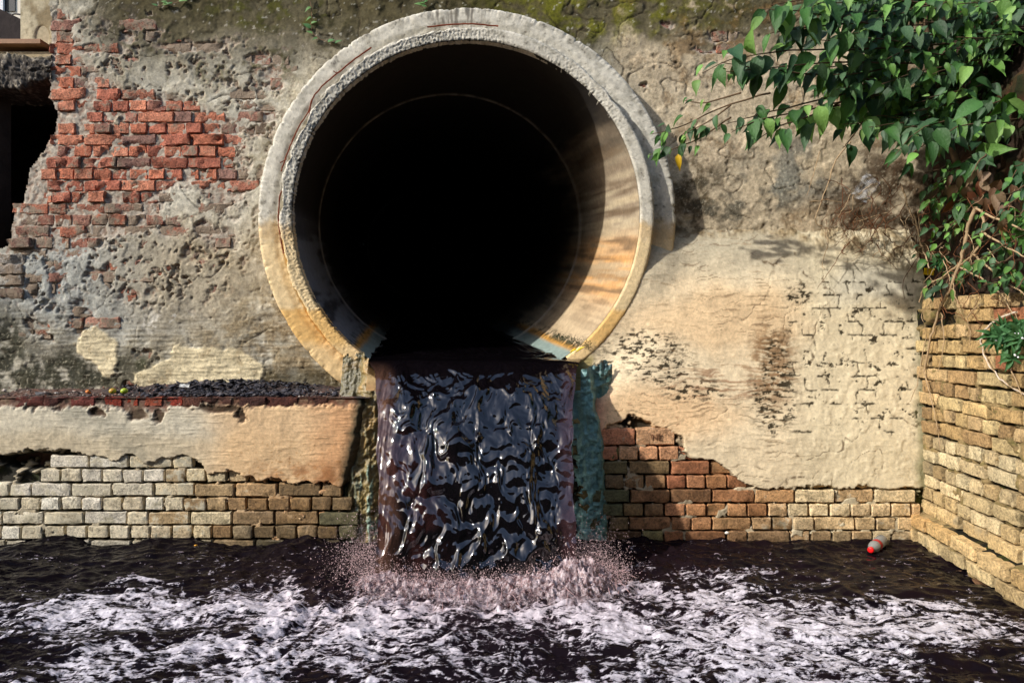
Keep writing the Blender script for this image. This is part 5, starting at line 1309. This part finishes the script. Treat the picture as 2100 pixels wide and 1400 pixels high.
# floating bottle, cap towards us
cap = P(1785, 1141, -0.20); tailp = P(1818, 1117, 0.0)
cap.z = ZW + 0.018; tailp.z = ZW + 0.030
axis = (cap - tailp); Lb = 0.20; axis.normalize()
zax = axis; xax = zax.cross(Vector((0, 0, 1))).normalized(); yax = zax.cross(xax)
Mb = Matrix(((xax.x, yax.x, zax.x, cap.x), (xax.y, yax.y, zax.y, cap.y), (xax.z, yax.z, zax.z, cap.z), (0, 0, 0, 1)))
bot = thing('plastic_bottle', (cap + tailp) / 2, 'empty clear plastic bottle with red cap floating by the wall', 'bottle')
m, nt, b = new_mat('dull_clear_plastic'); b.inputs['Base Color'].default_value = (*lin((170, 172, 168)), 1); b.inputs['Roughness'].default_value = 0.22; b.inputs['Transmission Weight'].default_value = 0.45; b.inputs['IOR'].default_value = 1.4
V, Fc = lathe([(0.010, -0.215), (0.026, -0.213), (0.031, -0.20), (0.031, -0.13), (0.028, -0.12), (0.028, -0.085), (0.031, -0.075), (0.028, -0.05), (0.018, -0.028), (0.0125, -0.018), (0.0125, -0.004)])
mesh_obj('body', placed(V, Mb), Fc, m, bot)
V, Fc = lathe([(0.0145, -0.016), (0.0155, -0.012), (0.0155, 0.001), (0.013, 0.003), (0.004, 0.0032)]); mesh_obj('cap', placed(V, Mb), Fc, mat_plain('red_cap', (214, 22, 24), 0.35, 0.5, 0.03, 20, 0), bot)
V, Fc = lathe([(0.0284, -0.118), (0.0290, -0.117), (0.0290, -0.088), (0.0284, -0.087)]); lab = mesh_obj('label', placed(V, Mb), Fc[:-2], mat_plain('red_label', (178, 40, 40), 0.5, 0.4, 0.08, 20, 0), bot)
pts = [placed(np.array([[0.0296 * math.cos(a), 0.0296 * math.sin(a), -0.103 + 0.006 * math.sin(a * 7)]]), Mb)[0] for a in np.linspace(-2.6, -0.4, 16)]
V, Fc = tube(pts, 0.0035, 5); mesh_obj('white_marking', V, Fc, mat_plain('white_print', (226, 220, 214), 0.5), lab)

def shard(name, pos, size, rgb, label, cat, seed, flat=0.5, rough=0.5):
    r = np.random.default_rng(seed); V = ico * np.array([1, 0.8, flat]) * size * (1 + r.normal(0, 0.22, (12, 1)))
    a = r.uniform(0, 6.28); c_, s_ = math.cos(a), math.sin(a); V = V @ np.array([[c_, -s_, 0], [s_, c_, 0], [0, 0, 1]]).T
    o = mesh_obj(name, V + np.array(pos), icf, mat_plain(name + '_mat', rgb, rough, 0.4, 0.12, 60, 0.2), None, False)
    return tag(o, label, cat, kind='thing')
def fruit(px_, rgb, rgb2, label):
    p = P(px_, 805, 0.16); c = Vector((p.x, 0.16, ZP + 0.022)); u, v = np.meshgrid(np.linspace(0, 2 * math.pi, 20), np.linspace(0.02, math.pi - 0.02, 14))
    r_ = 0.0195 * (1 - 0.05 * np.cos(v * 2)); V = np.stack([c.x + r_ * np.sin(v) * np.cos(u), c.y + r_ * np.sin(v) * np.sin(u), c.z + r_ * 0.93 * np.cos(v)], -1)
    m, nt, b = new_mat('fruit_skin'); n1 = pos_noise(nt, 45, 3); col = mixrgb(nt, ramp(nt, n1, 0.45, 0.6), tuple(lin(rgb)), tuple(lin(rgb2))); nt.links.new(col, b.inputs['Base Color']); b.inputs['Roughness'].default_value = 0.35
    tag(grid_obj('fruit', V, np.ones(u.shape + (3,)), m), label, 'fruit', kind='thing')
fruit(231, (150, 160, 40), (190, 140, 50), 'yellowish green fruit on the ledge, left of the pair')
fruit(255, (164, 186, 44), (150, 170, 40), 'bright lime-green fruit on the ledge, right of the pair')
pz = ZP + 0.012
def ledge(px_, y): p = P(px_, 0, y); return (p.x, y, pz)
shard('orange_peel', ledge(180, 0.2), 0.018, (206, 120, 50), 'curled orange peel on the ledge left of the fruit', 'peel', 3, 0.6)
shard('paper_scrap', ledge(118, 0.14), 0.018, (196, 190, 184), 'crumpled white paper scrap on the ledge beside the foil tray', 'paper', 4, 0.3)
shard('stone_chip', P(1490, 1092, -0.03), 0.014, (222, 214, 200), 'small white chip lodged in the bricks above the water', 'chip', 5, 0.8)
p = P(402, 1151, -0.15); p.z = ZW + 0.028
shard('fallen_leaf', p, 0.012, (214, 150, 40), 'small orange leaf floating on the dark water at left', 'leaf', 6, 0.25)
# foil tray
c = Vector(ledge(88, 0.11)); V, Fc = box(-0.026, 0.026, -0.018, 0.018, 0, 0.014); V = np.array(V); V[4:, 0] *= 1.25; V[4:, 1] *= 1.25; V += rng.normal(0, 0.0025, V.shape)
tag(mesh_obj('foil_tray', V + np.array(c) - np.array([0, 0, 0.006]), Fc, mat_plain('dull_foil', (176, 182, 190), 0.35, 0.5, 0.2, 60, 0.6, 0.004, metallic=0.7), None, False), 'small crushed silver foil tray at the left end of the ledge', 'tray', kind='thing')
# wrapper: white with green and red print
def sheet(name, center, w, h, rot, rgb, label, cat, seed, amp=0.12, mat=None, nx=9, ny=7):
    u, v = np.meshgrid(np.linspace(-0.5, 0.5, nx), np.linspace(-0.5, 0.5, ny)); r = np.random.default_rng(seed)
    zz = perlin(u * 4 + seed, v * 4, 5) * amp * w + r.normal(0, amp * w * 0.12, u.shape)
    L = np.stack([u * w, zz, v * h], -1); L = L.reshape(-1, 3) @ np.array(Matrix.Rotation(rot[2], 3, 'Z') @ Matrix.Rotation(rot[0], 3, 'X') @ Matrix.Rotation(rot[1], 3, 'Y')).T
    t = grid_obj(name, (L + np.array(center)).reshape(ny, nx, 3), np.ones((ny, nx, 3)), mat or mat_plain(name + '_mat', rgb, 0.4, 0.5, 0.06, 40, 0))
    return tag(t, label, cat, kind='thing')
c = P(378, 797, 0.28); c.z = ZP + 0.045
sheet('snack_wrapper', c, 0.055, 0.022, (-0.7, 0.1, 0.3), (214, 212, 204), 'crumpled white wrapper on the heap of slate chips', 'wrapper', 11)
sheet('yellow_wrapper', P(1905, 557, RW(1905, 0.04)), 0.052, 0.036, (0.1, 0.12, -0.2), (228, 190, 10), 'crumpled yellow wrapper caught at the corner of the walls', 'wrapper', 12)
m, nt, b = new_mat('clear_film'); b.inputs['Base Color'].default_value = (0.75, 0.77, 0.8, 1); b.inputs['Roughness'].default_value = 0.2; b.inputs['Alpha'].default_value = 0.22
sheet('plastic_bag', P(1776, 386, 0.16), 0.12, 0.15, (0.2, 0.5, 0.2), None, 'torn clear plastic bag snagged in the dry roots', 'bag', 13, 0.3, m, 16, 18)
# yellow strips stuck at the pipe's right edge
for k, (a, b_) in enumerate([((1169, 722), (1182, 716)), ((1180, 722), (1198, 711))]):
    V, Fc = tube([P(a[0], a[1], 0.14), P((a[0] + b_[0]) / 2, (a[1] + b_[1]) / 2 - 1, 0.13), P(b_[0], b_[1], 0.14)], [0.002, 0.006, 0.003], 5)
    tag(mesh_obj('yellow_strip', V, Fc, mat_plain('yellow_plastic', (236, 204, 24), 0.4, 0.5, 0.05), None), ['shorter yellow plastic strip stuck at the water edge of the pipe', 'longer yellow plastic strip stuck beside the moss on the pipe lip'][k], 'strip', kind='thing')
# slate chips and grit on the ledge
cs = []; V, Fc = [], []; off = 0
cube = np.array([(x, y, z) for z in (-1, 1) for y in (-1, 1) for x in (-1, 1)], float); cf = [(0, 2, 3, 1), (4, 5, 7, 6), (0, 1, 5, 4), (1, 3, 7, 5), (3, 2, 6, 7), (2, 0, 4, 6)]
Cc = []
for k in range(1400):
    bx = rs_.gauss(470, 130) if rs_.random() < 0.62 else rs_.uniform(-30, 720)
    if bx > 735: continue
    y = rs_.uniform(0.015, YU - 0.02); p = P(bx, 0, y)
    hgt = ZP + 0.045 * ss(0.18, YU, y) * math.exp(-((p.x - P(470, 0, 0.3).x) / 0.5) ** 2) + 0.02 * ss(0.2, YU, y)
    dark = math.exp(-((bx - 470) / 170) ** 2) > rs_.random()
    sz = np.array([rs_.uniform(0.004, 0.016), rs_.uniform(0.004, 0.012), rs_.uniform(0.001, 0.003)]) * (1.0 if dark else 0.55) * rs_.choice([0.5, 0.7, 1.0, 1.5])
    Mr = np.array((Matrix.Rotation(rs_.gauss(0, 0.35), 3, 'X') @ Matrix.Rotation(rs_.gauss(0, 0.35), 3, 'Y') @ Matrix.Rotation(rs_.uniform(0, 6.3), 3, 'Z')))
    g = (cube * sz * (1 + rng.normal(0, 0.2, (8, 1)))) @ Mr.T + np.array([p.x, y, hgt + 0.004 + (0.012 * rs_.random() if dark else 0)])
    V.append(g); Fc += [tuple(i + off for i in f) for f in cf]; off += 8
    cc = lin(rs_.choice([(58, 58, 66), (70, 68, 74), (46, 46, 52), (84, 80, 82)]) if dark else rs_.choice([(112, 78, 66), (140, 104, 88), (92, 76, 68), (168, 156, 146), (70, 60, 56)]))
    Cc.append(np.repeat(cc[None], 8, 0))
grit = mesh_obj('slate_chips', np.concatenate(V), np.array(Fc), M_BED, None, False, np.concatenate(Cc))
tag(grit, 'dark slate chips and grit strewn along the ledge', 'gravel', kind='stuff')
# moss tuft at the right side of the pipe mouth
V, Fc = [], []
for k in range(700):
    t = rs_.random(); p = P(1140 + 70 * t + rs_.gauss(0, 5), 688 + 22 * t ** 1.3 + rs_.gauss(0, 4), 0.30 - 0.13 * t + rs_.gauss(0, 0.02))
    h = rs_.uniform(0.005, 0.014); w = 0.003; a = rs_.uniform(0, 6.28); d = Vector((math.cos(a) * w, math.sin(a) * w * 0.5, 0)); tp = p + Vector((rs_.gauss(-0.004, 0.004), -0.006 + rs_.gauss(0, 0.004), h * rs_.uniform(-0.5, 1)))
    i = len(V); V += [p - d, p + d, tp]; Fc.append((i, i + 1, i + 2))
tag(mesh_obj('moss', V, Fc, mat_plain('dark_moss', (40, 54, 26), 0.9, 0.2, 0.3, 60, 0), None, False), 'dark green moss clinging inside the right edge of the pipe mouth', 'moss', kind='stuff')
# stamped letters on one brick right of the falls
if rb:
    d_, ob, bx, by = min(rb, key=lambda t: t[0])
    cu = bpy.data.curves.new('stamp', 'FONT'); cu.body = 'NE'; cu.size = 0.046; cu.extrude = 0.0015; cu.align_x = 'CENTER'; cu.align_y = 'CENTER'
    to = bpy.data.objects.new('stamp_tmp', cu); COL.objects.link(to)
    me = bpy.data.meshes.new_from_object(to.evaluated_get(bpy.context.evaluated_depsgraph_get())); bpy.data.objects.remove(to)
    me.materials.append(mat_plain('stamp_recess', (118, 80, 54), 0.9)); so = bpy.data.objects.new('stamp', me); COL.objects.link(so); so.parent = ob
    so.rotation_euler = (R(90), 0, 0); so.location = (0, -0.0055, 0); so.scale = (1 / ob.scale.x, 1 / ob.scale.z, 1)
